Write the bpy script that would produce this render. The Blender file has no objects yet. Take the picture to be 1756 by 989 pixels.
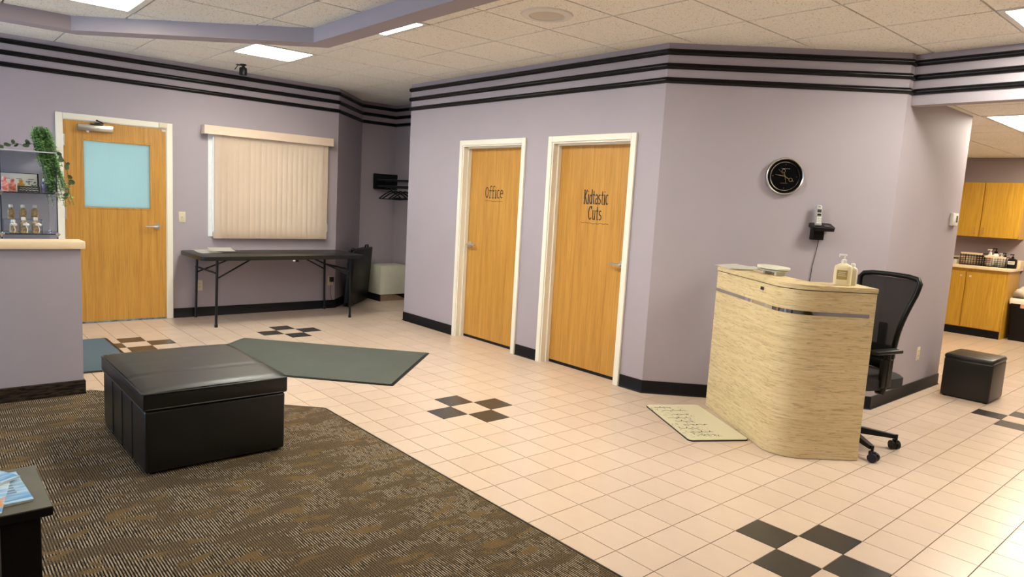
import bpy, bmesh, math, random
from mathutils import Matrix, Vector
random.seed(7)
PI = math.pi
sc = bpy.context.scene
COL = sc.collection

# ------------------------------------------------------------------ camera
cam_d = bpy.data.cameras.new('camera'); cam = bpy.data.objects.new('camera', cam_d); COL.objects.link(cam)
CAMP = Vector((1.34835, -2.83678, 1.45223))
CR = Vector((0.65635961, 0.7523567, 0.05613785)); CU = Vector((-0.13067525, 0.04008602, 0.9906145)); CF = Vector((-0.74304511, 0.65753518, -0.12462524))
cam.matrix_world = Matrix(((CR.x, CU.x, -CF.x, CAMP.x), (CR.y, CU.y, -CF.y, CAMP.y), (CR.z, CU.z, -CF.z, CAMP.z), (0, 0, 0, 1)))
cam_d.sensor_width = 36; cam_d.lens = 24.2686; cam_d.clip_start = 0.05
sc.camera = cam
FPX = 1183.766

# ------------------------------------------------------------------ world, daylight, exposure
world = bpy.data.worlds.new('sky'); sc.world = world; world.use_nodes = True
wn = world.node_tree.nodes; wl = world.node_tree.links
bgn = wn['Background']; bgn.inputs[0].default_value = (0.74, 0.88, 1.0, 1); bgn.inputs[1].default_value = 1.1

def area_light(name, loc, size, sizey, power, color, rot):
    l = bpy.data.lights.new(name, 'AREA'); l.shape = 'RECTANGLE'; l.size = size; l.size_y = sizey; l.energy = power; l.color = color
    o = bpy.data.objects.new(name, l); COL.objects.link(o); o.location = loc; o.rotation_euler = rot
    return o
DAY = (0.60, 0.77, 1.0)
# daylight entering through the shop-front windows behind the camera (wall_front)
for k, wx in enumerate((-5.25, -2.75)):
    area_light('window_daylight', (wx, -5.16, 1.35), 2.0, 2.0, 22, DAY, (PI/2, 0, 0))
LAMP = (1.0, 0.98, 0.86); LAMP_E = 23.5; LAMP_WARM = (1.0, .86, .62)

sc.view_settings.view_transform = 'Standard'; sc.view_settings.look = 'None'
sc.view_settings.exposure = 1.1; sc.view_settings.gamma = 1.0; sc.view_settings.use_curve_mapping = False

# ------------------------------------------------------------------ materials
def C(h):
    v = [int(h[i:i+2], 16)/255 for i in (0, 2, 4)]
    return tuple(c/12.92 if c <= .04045 else ((c+.055)/1.055)**2.4 for c in v) + (1,)
def L3(*c): return tuple(c) + (1,)

class NT:
    def __init__(s, name):
        s.m = bpy.data.materials.new(name); s.m.use_nodes = True; s.t = s.m.node_tree
        s.b = s.t.nodes['Principled BSDF']; s.out = s.t.nodes['Material Output']
    def n(s, typ, **kw):
        nd = s.t.nodes.new(typ)
        for k, v in kw.items(): setattr(nd, k, v)
        return nd
    def l(s, a, b): s.t.links.new(a, b)
    def co(s, scale=(1, 1, 1), rot=(0, 0, 0), kind='Object'):
        tc = s.n('ShaderNodeTexCoord'); mp = s.n('ShaderNodeMapping'); mp.inputs['Scale'].default_value = scale; mp.inputs['Rotation'].default_value = rot
        s.l(tc.outputs[kind], mp.inputs['Vector']); return mp.outputs['Vector']
    def noise(s, vec, scale, detail=4, rough=.55, dist=0):
        nd = s.n('ShaderNodeTexNoise'); nd.inputs['Scale'].default_value = scale; nd.inputs['Detail'].default_value = detail
        nd.inputs['Roughness'].default_value = rough; nd.inputs['Distortion'].default_value = dist; s.l(vec, nd.inputs['Vector']); return nd.outputs['Fac']
    def ramp(s, fac, stops, interp='LINEAR'):
        nd = s.n('ShaderNodeValToRGB'); cr = nd.color_ramp; cr.interpolation = interp
        while len(cr.elements) < len(stops): cr.elements.new(.5)
        for e, (p, c) in zip(cr.elements, stops): e.position = p; e.color = c if len(c) == 4 else c + (1,)
        s.l(fac, nd.inputs['Fac']); return nd.outputs['Color']
    def mix(s, fac, a, b, blend='MIX'):
        nd = s.n('ShaderNodeMix', data_type='RGBA', blend_type=blend)
        for i, v in ((0, fac), (6, a), (7, b)):
            if hasattr(v, 'links'): s.l(v, nd.inputs[i])
            else: nd.inputs[i].default_value = v
        return nd.outputs[2]
    def math(s, op, a, b=0.5, c=None):
        nd = s.n('ShaderNodeMath', operation=op)
        for i, v in enumerate((a, b) if c is None else (a, b, c)):
            if hasattr(v, 'links'): s.l(v, nd.inputs[i])
            else: nd.inputs[i].default_value = v
        return nd.outputs[0]
    def bump(s, h, strength=.2, dist=.01):
        nd = s.n('ShaderNodeBump'); nd.inputs['Strength'].default_value = strength; nd.inputs['Distance'].default_value = dist
        s.l(h, nd.inputs['Height']); s.l(nd.outputs['Normal'], s.b.inputs['Normal'])
    def set(s, **kw):
        for k, v in kw.items():
            k = {'base': 'Base Color', 'rough': 'Roughness', 'metal': 'Metallic', 'spec': 'Specular IOR Level', 'coat': 'Coat Weight', 'trans': 'Transmission Weight', 'ior': 'IOR', 'alpha': 'Alpha'}[k]
            if hasattr(v, 'links'): s.l(v, s.b.inputs[k])
            else: s.b.inputs[k].default_value = v
        return s

def simple(name, c1, c2=None, rough=.5, metal=0, nscale=12, scale=(1, 1, 1), detail=3, bump=0, bdist=.002, spec=.5, coat=0):
    m = NT(name); v = m.co(scale); f = m.noise(v, nscale, detail)
    c2 = c2 or tuple(min(1, x*.88) for x in c1[:3]) + (1,)
    m.set(base=m.ramp(f, [(.3, c1), (.7, c2)]), rough=rough, metal=metal, spec=spec, coat=coat)
    if bump: m.bump(f, bump, bdist)
    return m.m

WALLC = (0.395, 0.345, 0.378)
def mk_wall():
    m = NT('lavender_paint'); v = m.co(); f = m.noise(v, 1.3, 3); g = m.noise(v, 260, 2)
    m.set(base=m.ramp(f, [(.3, L3(*[c*1.03 for c in WALLC])), (.7, L3(*[c*.97 for c in WALLC]))]), rough=.62, spec=.35)
    m.bump(g, .12, .001); return m.m
M_wall = mk_wall()
M_rail = simple('black_rail', L3(.004, .0035, .004), L3(.006, .0055, .006), rough=.25, nscale=40, spec=.28)
M_base = simple('black_vinyl', L3(.007, .007, .008), L3(.009, .0085, .010), rough=.42, nscale=30, spec=.2)
M_casing = simple('cream_paint', L3(.86, .81, .69), L3(.84, .79, .67), rough=.45, nscale=2)

def wood(name, c1, c2, c3, vertical=True, scl=1.0):
    m = NT(name); sx = (26*scl, 26*scl, 1.1*scl) if vertical else (1.1*scl, 26*scl, 26*scl)
    f = m.noise(m.co(sx), 1.0, 6, .62, .25); g = m.noise(m.co((90*scl, 90*scl, 2.5*scl) if vertical else (2.5*scl, 90*scl, 90*scl)), 1.0, 3, .7)
    h = m.noise(m.co((3, 3, .5)), 1.2, 2)
    a = m.ramp(f, [(.25, c3), (.45, c1), (.75, c2)]); b = m.ramp(g, [(.36, L3(.55, .50, .42)), (.55, L3(1, 1, 1))])
    c = m.mix(.45, a, b, 'MULTIPLY'); d = m.mix(.35, c, m.ramp(h, [(.3, L3(.72, .66, .55)), (.7, L3(1, 1, 1))]), 'MULTIPLY')
    m.set(base=d, rough=.36, spec=.45, coat=.12); return m.m
M_oak = wood('oak_veneer', L3(.575, .285, .052), L3(.65, .345, .070), L3(.46, .205, .034))
M_oak2 = wood('cabinet_oak', L3(.66, .375, .040), L3(.72, .43, .052), L3(.55, .29, .028))
M_chrome = simple('chrome', L3(.78, .77, .74), L3(.74, .73, .71), rough=.05, metal=1)
M_steel = simple('satin_steel', L3(.62, .60, .55), L3(.55, .53, .49), rough=.32, metal=1)
M_blackpl = simple('black_plastic', L3(.0045, .0045, .005), L3(.007, .007, .007), rough=.38, nscale=60, spec=.25)
M_blackmet = simple('black_metal', L3(.006, .006, .0065), L3(.010, .010, .011), rough=.35, nscale=60, spec=.3)
M_cream = simple('cream_plastic', L3(.70, .62, .45), L3(.66, .58, .42), rough=.4)
M_white = simple('white_plastic', L3(.80, .78, .72), L3(.75, .73, .68), rough=.4)
M_ink = simple('black_ink', L3(.015, .012, .012), rough=.6)

def mk_tile():
    m = NT('peach_tile'); oi = m.n('ShaderNodeObjectInfo'); v = m.co(); f = m.noise(v, 9, 4); w = m.noise(m.co((1, 1, 1), kind='Generated'), 2, 2)
    geo = m.n('ShaderNodeNewGeometry'); cell = m.n('ShaderNodeTexWhiteNoise', noise_dimensions='3D')
    mp = m.n('ShaderNodeVectorMath', operation='SCALE'); mp.inputs['Scale'].default_value = 1/.2032; m.l(geo.outputs['Position'], mp.inputs[0])
    fl = m.n('ShaderNodeVectorMath', operation='FLOOR'); m.l(mp.outputs[0], fl.inputs[0]); m.l(fl.outputs[0], cell.inputs['Vector'])
    a = m.ramp(f, [(.3, L3(.665, .520, .415)), (.7, L3(.635, .495, .395))])
    b = m.mix(.55, a, m.ramp(cell.outputs['Value'], [(0, L3(.90, .88, .86)), (.5, L3(.98, .97, .96)), (1, L3(1, .98, .95))]), 'MULTIPLY')
    m.set(base=b, rough=.24, spec=.45); m.bump(m.noise(m.co(), 3.5, 2), .04, .01); return m.m
M_tile = mk_tile()
M_tileblk = simple('black_tile', L3(.030, .027, .024), L3(.045, .040, .036), rough=.26, nscale=14)
M_grout = simple('grout', L3(.20, .135, .075), L3(.15, .10, .055), rough=.85, nscale=20)

def mk_ceil(name, c1, c2):
    m = NT(name); v = m.co(kind='Object'); geo = m.n('ShaderNodeNewGeometry')
    mp = m.n('ShaderNodeMapping'); mp.inputs['Scale'].default_value = (1, 1, 1); m.l(geo.outputs['Position'], mp.inputs['Vector']); v = mp.outputs['Vector']
    f = m.noise(v, 95, 3, .7, .6); g = m.noise(v, 260, 2, .6); h = m.noise(v, 1.2, 2)
    sp = m.ramp(f, [(.345, L3(.34, .30, .23)), (.41, L3(1, 1, 1))]); sp2 = m.ramp(g, [(.28, L3(.62, .58, .50)), (.36, L3(1, 1, 1))])
    a = m.ramp(h, [(.3, c1), (.7, c2)]); b = m.mix(.85, a, sp, 'MULTIPLY'); b = m.mix(.7, b, sp2, 'MULTIPLY')
    m.set(base=b, rough=.95, spec=.1); m.bump(f, .5, .004); return m.m
M_ceil = mk_ceil('ceiling_fleck', L3(.95, .92, .84), L3(.92, .89, .81))
M_ceilgrid = simple('ceiling_grid_paint', L3(.24, .20, .145), L3(.21, .175, .125), rough=.6)

def mk_carpet():
    m = NT('rib_carpet'); v = m.co(kind='Object')
    sep = m.n('ShaderNodeSeparateXYZ'); m.l(v, sep.inputs[0])
    blk = m.noise(m.co((5.2, 1.9, 1)), 2.0, 3, .55, .5)          # patches drawn out along y
    jit = m.noise(m.co((14, 60, 1)), 1.0, 2)
    ph = m.math('ADD', m.math('MULTIPLY', sep.outputs['Y'], 2*PI/.0105), m.math('MULTIPLY', jit, 2.5))
    rib = m.math('MULTIPLY_ADD', m.math('SINE', ph), .5, .5)
    xs = m.noise(m.co((26, 80, 1)), 1.0, 2, .6)
    yarn = m.noise(m.co((1, 1, 1)), 260, 2, .7)
    tan = m.ramp(yarn, [(.30, L3(.030, .020, .013)), (.5, L3(.15, .105, .062)), (.72, L3(.40, .295, .185))])
    dark = m.ramp(yarn, [(.3, L3(.004, .004, .004)), (.7, L3(.018, .014, .013))])
    pale = m.ramp(yarn, [(.3, L3(.26, .195, .13)), (.7, L3(.52, .41, .30))])
    ribbed = m.mix(m.ramp(rib, [(.40, L3(0, 0, 0)), (.60, L3(1, 1, 1))]), dark, m.mix(m.ramp(xs, [(.48, L3(0, 0, 0)), (.60, L3(1, 1, 1))]), pale, tan))
    mid = m.mix(m.ramp(rib, [(.2, L3(.0, .0, .0)), (.8, L3(1, 1, 1))]), m.mix(.30, dark, tan), tan)
    a = m.mix(m.ramp(blk, [(.49, L3(1, 1, 1)), (.53, L3(0, 0, 0))]), mid, ribbed)
    blk2 = m.noise(m.co((5.5, 2.4, 1)), 2.6, 3, .6, .4)
    rust = m.ramp(yarn, [(.3, L3(.075, .046, .018)), (.7, L3(.26, .17, .08))])
    a = m.mix(m.ramp(blk2, [(.56, L3(0, 0, 0)), (.62, L3(.9, .9, .9))]), a, rust)
    m.set(base=a, rough=.95, spec=.05); m.bump(m.math('ADD', rib, yarn), .6, .006); return m.m
M_carpet = mk_carpet()
def mk_cbase():
    m = NT('carpet_cove'); f = m.noise(m.co((10, 10, 90)), 1, 4, .7, .5)
    m.set(base=m.ramp(f, [(.4, L3(.010, .008, .007)), (.6, L3(.055, .036, .022))]), rough=.9, spec=.1); m.bump(f, .6, .004); return m.m
M_cbase = mk_cbase()
def mk_rug(name, a, b, c):
    m = NT(name); f = m.noise(m.co(), 210, 3, .75); g = m.noise(m.co(), 3, 3)
    m.set(base=m.mix(.3, m.ramp(f, [(.32, a), (.5, b), (.70, c)]), m.ramp(g, [(.3, L3(.7, .7, .7)), (.7, L3(1, 1, 1))]), 'MULTIPLY'), rough=.95, spec=.05); m.bump(f, .5, .004); return m.m
M_rug = mk_rug('grey_rug', L3(.045, .050, .043), L3(.105, .114, .100), L3(.20, .21, .185))
M_rugb = mk_rug('blue_grey_rug', L3(.055, .075, .09), L3(.12, .155, .18), L3(.22, .27, .30))
def mk_desk():
    m = NT('streaked_laminate'); f = m.noise(m.co((2.2, 2.2, 46)), 1.0, 6, .65, .8); g = m.noise(m.co((11, 11, 120)), 1.0, 4, .7, .6); h = m.noise(m.co((3, 3, 10)), 1, 3)
    a = m.ramp(f, [(.30, L3(.60, .46, .245)), (.50, L3(.72, .57, .32)), (.72, L3(.80, .66, .41))])
    b = m.ramp(g, [(.38, L3(.34, .26, .17)), (.47, L3(1, 1, 1))]); c = m.mix(.46, a, b, 'MULTIPLY')
    m.set(base=m.mix(.25, c, m.ramp(h, [(.3, L3(.75, .72, .65)), (.7, L3(1, 1, 1))]), 'MULTIPLY'), rough=.42, spec=.4); return m.m
M_desk = mk_desk()
def mk_leather():
    m = NT('black_leather'); v = m.co(); f = m.noise(v, 190, 3, .6); g = m.noise(v, 4, 3)
    m.set(base=m.ramp(g, [(.3, L3(.0035, .0032, .0028)), (.7, L3(.006, .0055, .0045))]), rough=m.math('MULTIPLY_ADD', g, .08, .33), spec=.55); m.bump(f, .18, .0015); return m.m
M_leather = mk_leather()
M_thread = simple('leather_piping', L3(.03, .028, .024), rough=.35)
M_slat = simple('blind_vinyl', L3(.78, .60, .43), L3(.74, .565, .40), rough=.5, nscale=3)
def mk_slat():
    m = NT('blind_vinyl'); f = m.noise(m.co(), 3, 3); col = m.ramp(f, [(.3, L3(.86, .72, .58)), (.7, L3(.83, .69, .55))]); m.set(base=col, rough=.5)
    tr = m.n('ShaderNodeBsdfTranslucent'); m.l(col, tr.inputs['Color']); mx = m.n('ShaderNodeMixShader'); mx.inputs[0].default_value = .28
    m.l(m.b.outputs[0], mx.inputs[1]); m.l(tr.outputs[0], mx.inputs[2]); m.l(mx.outputs[0], m.out.inputs['Surface']); return m.m
M_slat = mk_slat()
M_val = simple('valance_vinyl', L3(.77, .60, .46), L3(.74, .57, .43), rough=.5, nscale=3)
M_sill = simple('peach_laminate', L3(.88, .70, .48), L3(.85, .67, .46), rough=.4, nscale=6)
M_tabletop = simple('black_table_plastic', L3(.008, .0085, .0075), L3(.013, .0135, .012), rough=.36, nscale=120, bump=.1, spec=.35)
M_paper = simple('paper', L3(.86, .83, .76), L3(.82, .79, .72), rough=.7)
M_boxw = simple('cream_board', L3(.66, .64, .52), L3(.62, .60, .49), rough=.5)
M_bare = simple('bare_wallboard', L3(.30, .20, .13), L3(.24, .16, .10), rough=.8)
def mk_meshfab():
    m = NT('chair_mesh'); v = m.co((1, 1, 1)); nd = m.n('ShaderNodeTexChecker'); nd.inputs['Scale'].default_value = 420; m.l(v, nd.inputs['Vector'])
    f = m.noise(v, 300, 2); m.set(base=m.ramp(f, [(.3, L3(.012, .011, .013)), (.7, L3(.026, .025, .028))]), rough=.8, spec=.2, alpha=m.math('MULTIPLY_ADD', nd.outputs['Fac'], .10, .88)); return m.m
M_meshfab = mk_meshfab()
def mk_emit(name, col, e):
    m = NT(name); f = m.noise(m.co(), 3, 2); m.b.inputs['Emission Color'].default_value = col + (1,)
    m.l(m.math('MULTIPLY_ADD', f, e*.04, e*.98), m.b.inputs['Emission Strength']); m.set(base=L3(.8, .78, .7), rough=.5); return m.m
M_lens = mk_emit('lit_diffuser', LAMP, LAMP_E); M_lensk = mk_emit('added_kitchen_diffuser', LAMP_WARM, 2.6); M_lensk0 = mk_emit('lit_opening_diffuser', (1.0, .94, .80), 10.0); M_lensk2 = mk_emit('added_cabinet_diffuser', LAMP_WARM, 15.0); M_lensd = mk_emit('lit_dropped_diffuser', LAMP_WARM, 5.8)  # cabinet lens belongs to an added lamp, stronger to brighten the cabinets
def mk_glass(name, col, rough=.02, tr=1.0):
    m = NT(name); f = m.noise(m.co(), 20, 2); m.set(base=m.ramp(f, [(.3, L3(*col)), (.7, L3(*[c*.97 for c in col]))]), rough=rough, trans=tr, ior=1.2); return m.m
M_glass = mk_glass('clear_glass', (.92, .96, .97))
def mk_frost():
    m = NT('blue_frosted_glass'); v = m.co((1, 1, 1)); f = m.noise(v, 1.5, 2)
    vor = m.n('ShaderNodeTexVoronoi', feature='DISTANCE_TO_EDGE'); vor.inputs['Scale'].default_value = 85; vor.inputs['Randomness'].default_value = .1; m.l(v, vor.inputs['Vector'])
    e = m.ramp(vor.outputs['Distance'], [(.03, L3(.80, .80, .80)), (.12, L3(1, 1, 1))])
    col = m.mix(.5, m.ramp(f, [(.3, L3(.57, .67, .64)), (.7, L3(.60, .70, .67))]), e, 'MULTIPLY')
    tr = m.n('ShaderNodeBsdfTranslucent'); m.l(col, tr.inputs['Color'])
    gl = m.n('ShaderNodeBsdfGlossy'); gl.inputs['Roughness'].default_value = .04
    mx = m.n('ShaderNodeMixShader'); lw = m.n('ShaderNodeLayerWeight'); lw.inputs['Blend'].default_value = .25
    m.l(m.math('MULTIPLY_ADD', lw.outputs['Fresnel'], .5, .02), mx.inputs[0]); m.l(tr.outputs[0], mx.inputs[1]); m.l(gl.outputs[0], mx.inputs[2]); m.l(mx.outputs[0], m.out.inputs['Surface']); return m.m
M_frost = mk_frost()

# ------------------------------------------------------------------ geometry helpers
class B:
    """collects shapes in one bmesh"""
    def __init__(s, M=None): s.bm = bmesh.new(); s.M = M
    def _v(s, p):
        p = Vector(p); return s.bm.verts.new(s.M @ p if s.M else p)
    def faces(s, vs, fs):
        v = [s._v(p) for p in vs]
        for f in fs:
            try: s.bm.faces.new([v[i] for i in f])
            except ValueError: pass
        return v
    def box(s, x0, x1, y0, y1, z0, z1, bev=0, seg=2):
        v = s.faces([(x0, y0, z0), (x1, y0, z0), (x1, y1, z0), (x0, y1, z0), (x0, y0, z1), (x1, y0, z1), (x1, y1, z1), (x0, y1, z1)],
                    [(3, 2, 1, 0), (4, 5, 6, 7), (0, 1, 5, 4), (1, 2, 6, 5), (2, 3, 7, 6), (3, 0, 4, 7)])
        if bev:
            es = list({e for a in v for e in a.link_edges})
            bmesh.ops.bevel(s.bm, geom=es, offset=bev, segments=seg, profile=.5, affect='EDGES')
        return s
    def prism(s, poly, z0, z1, bev=0, seg=2):
        n = len(poly)
        v = s.faces([(x, y, z0) for x, y in poly] + [(x, y, z1) for x, y in poly],
                    [tuple(range(n-1, -1, -1)), tuple(range(n, 2*n))] + [(i, (i+1) % n, n+(i+1) % n, n+i) for i in range(n)])
        if bev:
            es = list({e for a in v for e in a.link_edges if abs(e.verts[0].co.z-e.verts[1].co.z) < 1e-6})
            bmesh.ops.bevel(s.bm, geom=es, offset=bev, segments=seg, profile=.5, affect='EDGES')
        return s
    def cyl(s, p0, p1, r, n=14, r2=None, cap=True):
        p0, p1 = Vector(p0), Vector(p1); d = (p1-p0).normalized(); r2 = r if r2 is None else r2
        a = d.orthogonal().normalized(); b = d.cross(a)
        c = [(math.cos(2*PI*i/n), math.sin(2*PI*i/n)) for i in range(n)]
        vs = [p0+a*(r*x)+b*(r*y) for x, y in c] + [p1+a*(r2*x)+b*(r2*y) for x, y in c]
        fs = [(i, (i+1) % n, n+(i+1) % n, n+i) for i in range(n)]
        if cap: fs += [tuple(range(n-1, -1, -1)), tuple(range(n, 2*n))]
        s.faces(vs, fs); return s
    def tube(s, pts, r, n=8, closed=False, squash=None):
        pts = [Vector(p) for p in pts]; m = len(pts); up = None; rings = []
        for i, p in enumerate(pts):
            a = pts[i-1] if (i > 0 or closed) else p; c = pts[(i+1) % m] if (i < m-1 or closed) else p
            t = (c-a).normalized()
            if up is None: up = t.orthogonal().normalized()
            up = (up - t*up.dot(t)).normalized(); bb = t.cross(up)
            rr = r[i] if isinstance(r, (list, tuple)) else r
            rings.append([p+up*(rr*math.cos(2*PI*k/n))+bb*(rr*math.sin(2*PI*k/n)) for k in range(n)])
        vs = [q for R in rings for q in R]; fs = []
        for i in range(m if closed else m-1):
            j = (i+1) % m
            for k in range(n): fs.append((i*n+k, i*n+(k+1) % n, j*n+(k+1) % n, j*n+k))
        if not closed: fs += [tuple(range(n-1, -1, -1)), tuple(range((m-1)*n, m*n))]
        s.faces(vs, fs); return s
    def lathe(s, prof, c=(0, 0, 0), n=20, ax='z'):
        vs, fs = [], []; m = len(prof)
        for r, h in prof:
            for k in range(n):
                x, y = r*math.cos(2*PI*k/n), r*math.sin(2*PI*k/n)
                p = (x, y, h) if ax == 'z' else ((h, x, y) if ax == 'x' else (y, h, x))
                vs.append((c[0]+p[0], c[1]+p[1], c[2]+p[2]))
        for i in range(m-1):
            for k in range(n): fs.append((i*n+k, i*n+(k+1) % n, (i+1)*n+(k+1) % n, (i+1)*n+k))
        fs += [tuple(range(n-1, -1, -1)), tuple(range((m-1)*n, m*n))]
        s.faces(vs, fs); return s
    def ball(s, c, r, n=10, sq=(1, 1, 1)):
        s.lathe([(max(1e-4, r*math.sin(PI*i/n)), -r*math.cos(PI*i/n)*sq[2]) for i in range(n+1)], c, max(8, n)); return s
    def sweep(s, path, prof, closed=False):
        """profile (offset, z) swept along a 2-D polyline, offset to the right of travel, mitred"""
        n = len(path); vs, fs = [], []; m = len(prof)
        P = [Vector(p) for p in path]
        for i in range(n):
            d0 = (P[i]-P[i-1]).normalized() if i > 0 else (P[1]-P[0]).normalized()
            d1 = (P[i+1]-P[i]).normalized() if i < n-1 else d0
            n0, n1 = Vector((d0.y, -d0.x)), Vector((d1.y, -d1.x)); mm = (n0+n1).normalized(); k = 1/max(.3, mm.dot(n0))
            for o, z in prof: q = P[i]+mm*(o*k); vs.append((q.x, q.y, z))
        for i in range(n-1):
            for k in range(m): fs.append((i*m+k, (i+1)*m+k, (i+1)*m+(k+1) % m, i*m+(k+1) % m))
        fs += [tuple(range(m)), tuple(range((n-1)*m, n*m))[::-1]]
        s.faces(vs, fs); return s

def obj(name, b, mat, parent=None, smooth=30):
    bm = b.bm; bmesh.ops.recalc_face_normals(bm, faces=bm.faces[:])
    me = bpy.data.meshes.new(name); bm.to_mesh(me); bm.free(); me.materials.append(mat)
    if smooth:
        for p in me.polygons: p.use_smooth = True
        me.set_sharp_from_angle(angle=math.radians(smooth))
    o = bpy.data.objects.new(name, me); COL.objects.link(o)
    if parent: o.parent = parent
    return o
def tag(o, label, cat=None, group=None, kind=None):
    if label: o['label'] = label
    if cat: o['category'] = cat
    if group: o['group'] = group
    if kind: o['kind'] = kind
    return o
def thing(name, label, cat, loc=(0, 0, 0), rz=0, group=None, kind=None):
    o = bpy.data.objects.new(name, None); o.empty_display_size = .1; COL.objects.link(o); o.location = loc; o.rotation_euler = (0, 0, rz)
    return tag(o, label, cat, group, kind)
def struct(name, b, mat, label=None, parent=None):
    o = obj(name, b, mat, parent)
    if not parent: tag(o, label, None, None, 'structure')
    return o
def copy(o, parent=None):
    c = o.copy(); COL.objects.link(c); c.parent = parent; return c
def W(loc, rz=0):
    """world -> local of a thing at loc with heading rz"""
    return (Matrix.Translation(Vector(loc)) @ Matrix.Rotation(rz, 4, 'Z')).inverted()
def text_mesh(name, body, size, mat, parent, M, sx=1.0, align='CENTER'):
    cu = bpy.data.curves.new(name, 'FONT'); cu.body = body; cu.size = size; cu.align_x = align; cu.extrude = .0006
    t = bpy.data.objects.new(name, cu); COL.objects.link(t)
    dg = bpy.context.evaluated_depsgraph_get(); me = bpy.data.meshes.new_from_object(t.evaluated_get(dg))
    bpy.data.objects.remove(t); me.transform(M @ Matrix.Diagonal((sx, 1, 1, 1))); me.materials.clear(); me.materials.append(mat)
    o = bpy.data.objects.new(name, me); COL.objects.link(o); o.parent = parent; return o
def clip(poly, hp):
    """keep a*x+b*y<=c"""
    for a, b_, c in hp:
        out = []
        for i in range(len(poly)):
            p, q = poly[i], poly[(i+1) % len(poly)]; dp, dq = a*p[0]+b_*p[1]-c, a*q[0]+b_*q[1]-c
            if dp <= 0: out.append(p)
            if dp*dq < 0: t = dp/(dp-dq); out.append((p[0]+t*(q[0]-p[0]), p[1]+t*(q[1]-p[1])))
        poly = out
        if len(poly) < 3: return []
    return poly
def area2(poly): return abs(sum(poly[i][0]*poly[(i+1) % len(poly)][1]-poly[(i+1) % len(poly)][0]*poly[i][1] for i in range(len(poly))))/2
def pix(p):
    d = Vector(p)-CAMP; z = d.dot(CF)
    return None if z < .1 else (878+FPX*d.dot(CR)/z, 494.5-FPX*d.dot(CU)/z, z)

# ------------------------------------------------------------------ plan
XL = -6.58; YO = 1.53; ZC = 2.70; S = .2032
KC = (-.71, 2.782)                                   # outer corner of the clock wall and the right wall
ALC = [(XL, 1.2), (-7.30, 1.92), (-7.30, 2.45)]
XO = -5.48                                           # left end of the office wall
XE, YF, YK = 5.5, -5.2, 8.6

# floor: grout bed with separate tiles
fl = struct('floor', B().box(-7.6, XE+.2, YF-.2, YK+.2, -.12, -.0035), M_grout, 'peach ceramic tile floor with groups of black tiles')
tile_b = B().box(-S/2+.0022, S/2-.0022, -S/2+.0022, S/2-.0022, -.0035, 0)
tile_mesh = obj('tile', tile_b, M_tile, None, 0); tm = tile_mesh.data; bpy.data.objects.remove(tile_mesh)
tmb = tm.copy(); tmb.materials.clear(); tmb.materials.append(M_tileblk)
black = set()
for ci, cj in ((0, 0), (-12, 0), (-27, 0), (-27, -7), (0, 17), (12, 0), (12, 17)):
    black |= {(ci-1, cj), (ci+1, cj), (ci, cj-1), (ci, cj+1)}
def on_carpet(x, y, g=.1): return y < -.764-g and x > -3.9 and (y - x) < (-.764+2.826) - g*1.4
cand = []
for i in range(-38, 28):
    for j in range(-33, 43):
        x, y = (i+.5)*S, (j+.5)*S
        if x < -7.4 or x > XE or y < YF or y > YK or on_carpet(x, y, .15): continue
        if -5.3 < x < -2.1 and y > 1.7 and y - x > 3.7 and y < 4.1: continue
        q = pix((x, y, 0)); a = 0
        if q and -20 < q[0] < 1776 and -20 < q[1] < 1010:
            a = 1/q[2]**3
            if -3.15 < x < -2.25 and -1.98 < y < -1.3: a = 0
            if -1.5 < x < -.3 and y > 1.2 and y-1.45 > -(x+.5)*.6 and y < x+3.3: a = 0
            if y > YO+.1 and x < -2 and x > XO: a = 0
            if y - x > 3.6 and x > -5.4 and x < -.85: a = 0
        cand.append((a, i, j, x, y))
cand.sort(reverse=True)
rest = {False: B(), True: B()}
for k, (a, i, j, x, y) in enumerate(cand):
    blk = (i, j) in black
    if (k < 285 and a > 0) or (blk and a > 0):
        o = bpy.data.objects.new('tile', tmb if blk else tm); COL.objects.link(o); o.parent = fl; o.location = (x, y, 0)
    else:
        h = S/2-.0022; rest[blk].faces([(x-h, y-h, 0), (x+h, y-h, 0), (x+h, y+h, 0), (x-h, y+h, 0), (x-h, y-h, -.0035), (x+h, y-h, -.0035), (x+h, y+h, -.0035), (x-h, y+h, -.0035)],
            [(0, 1, 2, 3), (0, 4, 5, 1), (1, 5, 6, 2), (2, 6, 7, 3), (3, 7, 4, 0)])
tag(obj('tile', rest[False], M_tile, fl, 0), None, None, None, 'stuff')
if len(rest[True].bm.faces): tag(obj('tile', rest[True], M_tileblk, fl, 0), None, None, None, 'stuff')

# carpet area
cp = [(XE, -.764), (-2.826, -.764), (-3.99, -1.93), (-3.99, YF), (XE, YF)]
struct('floor_carpet', B().prism(cp[::-1], .0005, .008, .003, 1), M_carpet, 'brown and black ribbed carpet beside the tiled floor')
struct('trim_carpet_edge', B().sweep([(XE, -.764), (-2.826, -.764), (-3.99, -1.93)], [(-.001, .0005), (.012, .0005), (.010, .006), (-.001, .009)]), M_blackpl, 'thin dark edging strip along the carpet')

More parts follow.
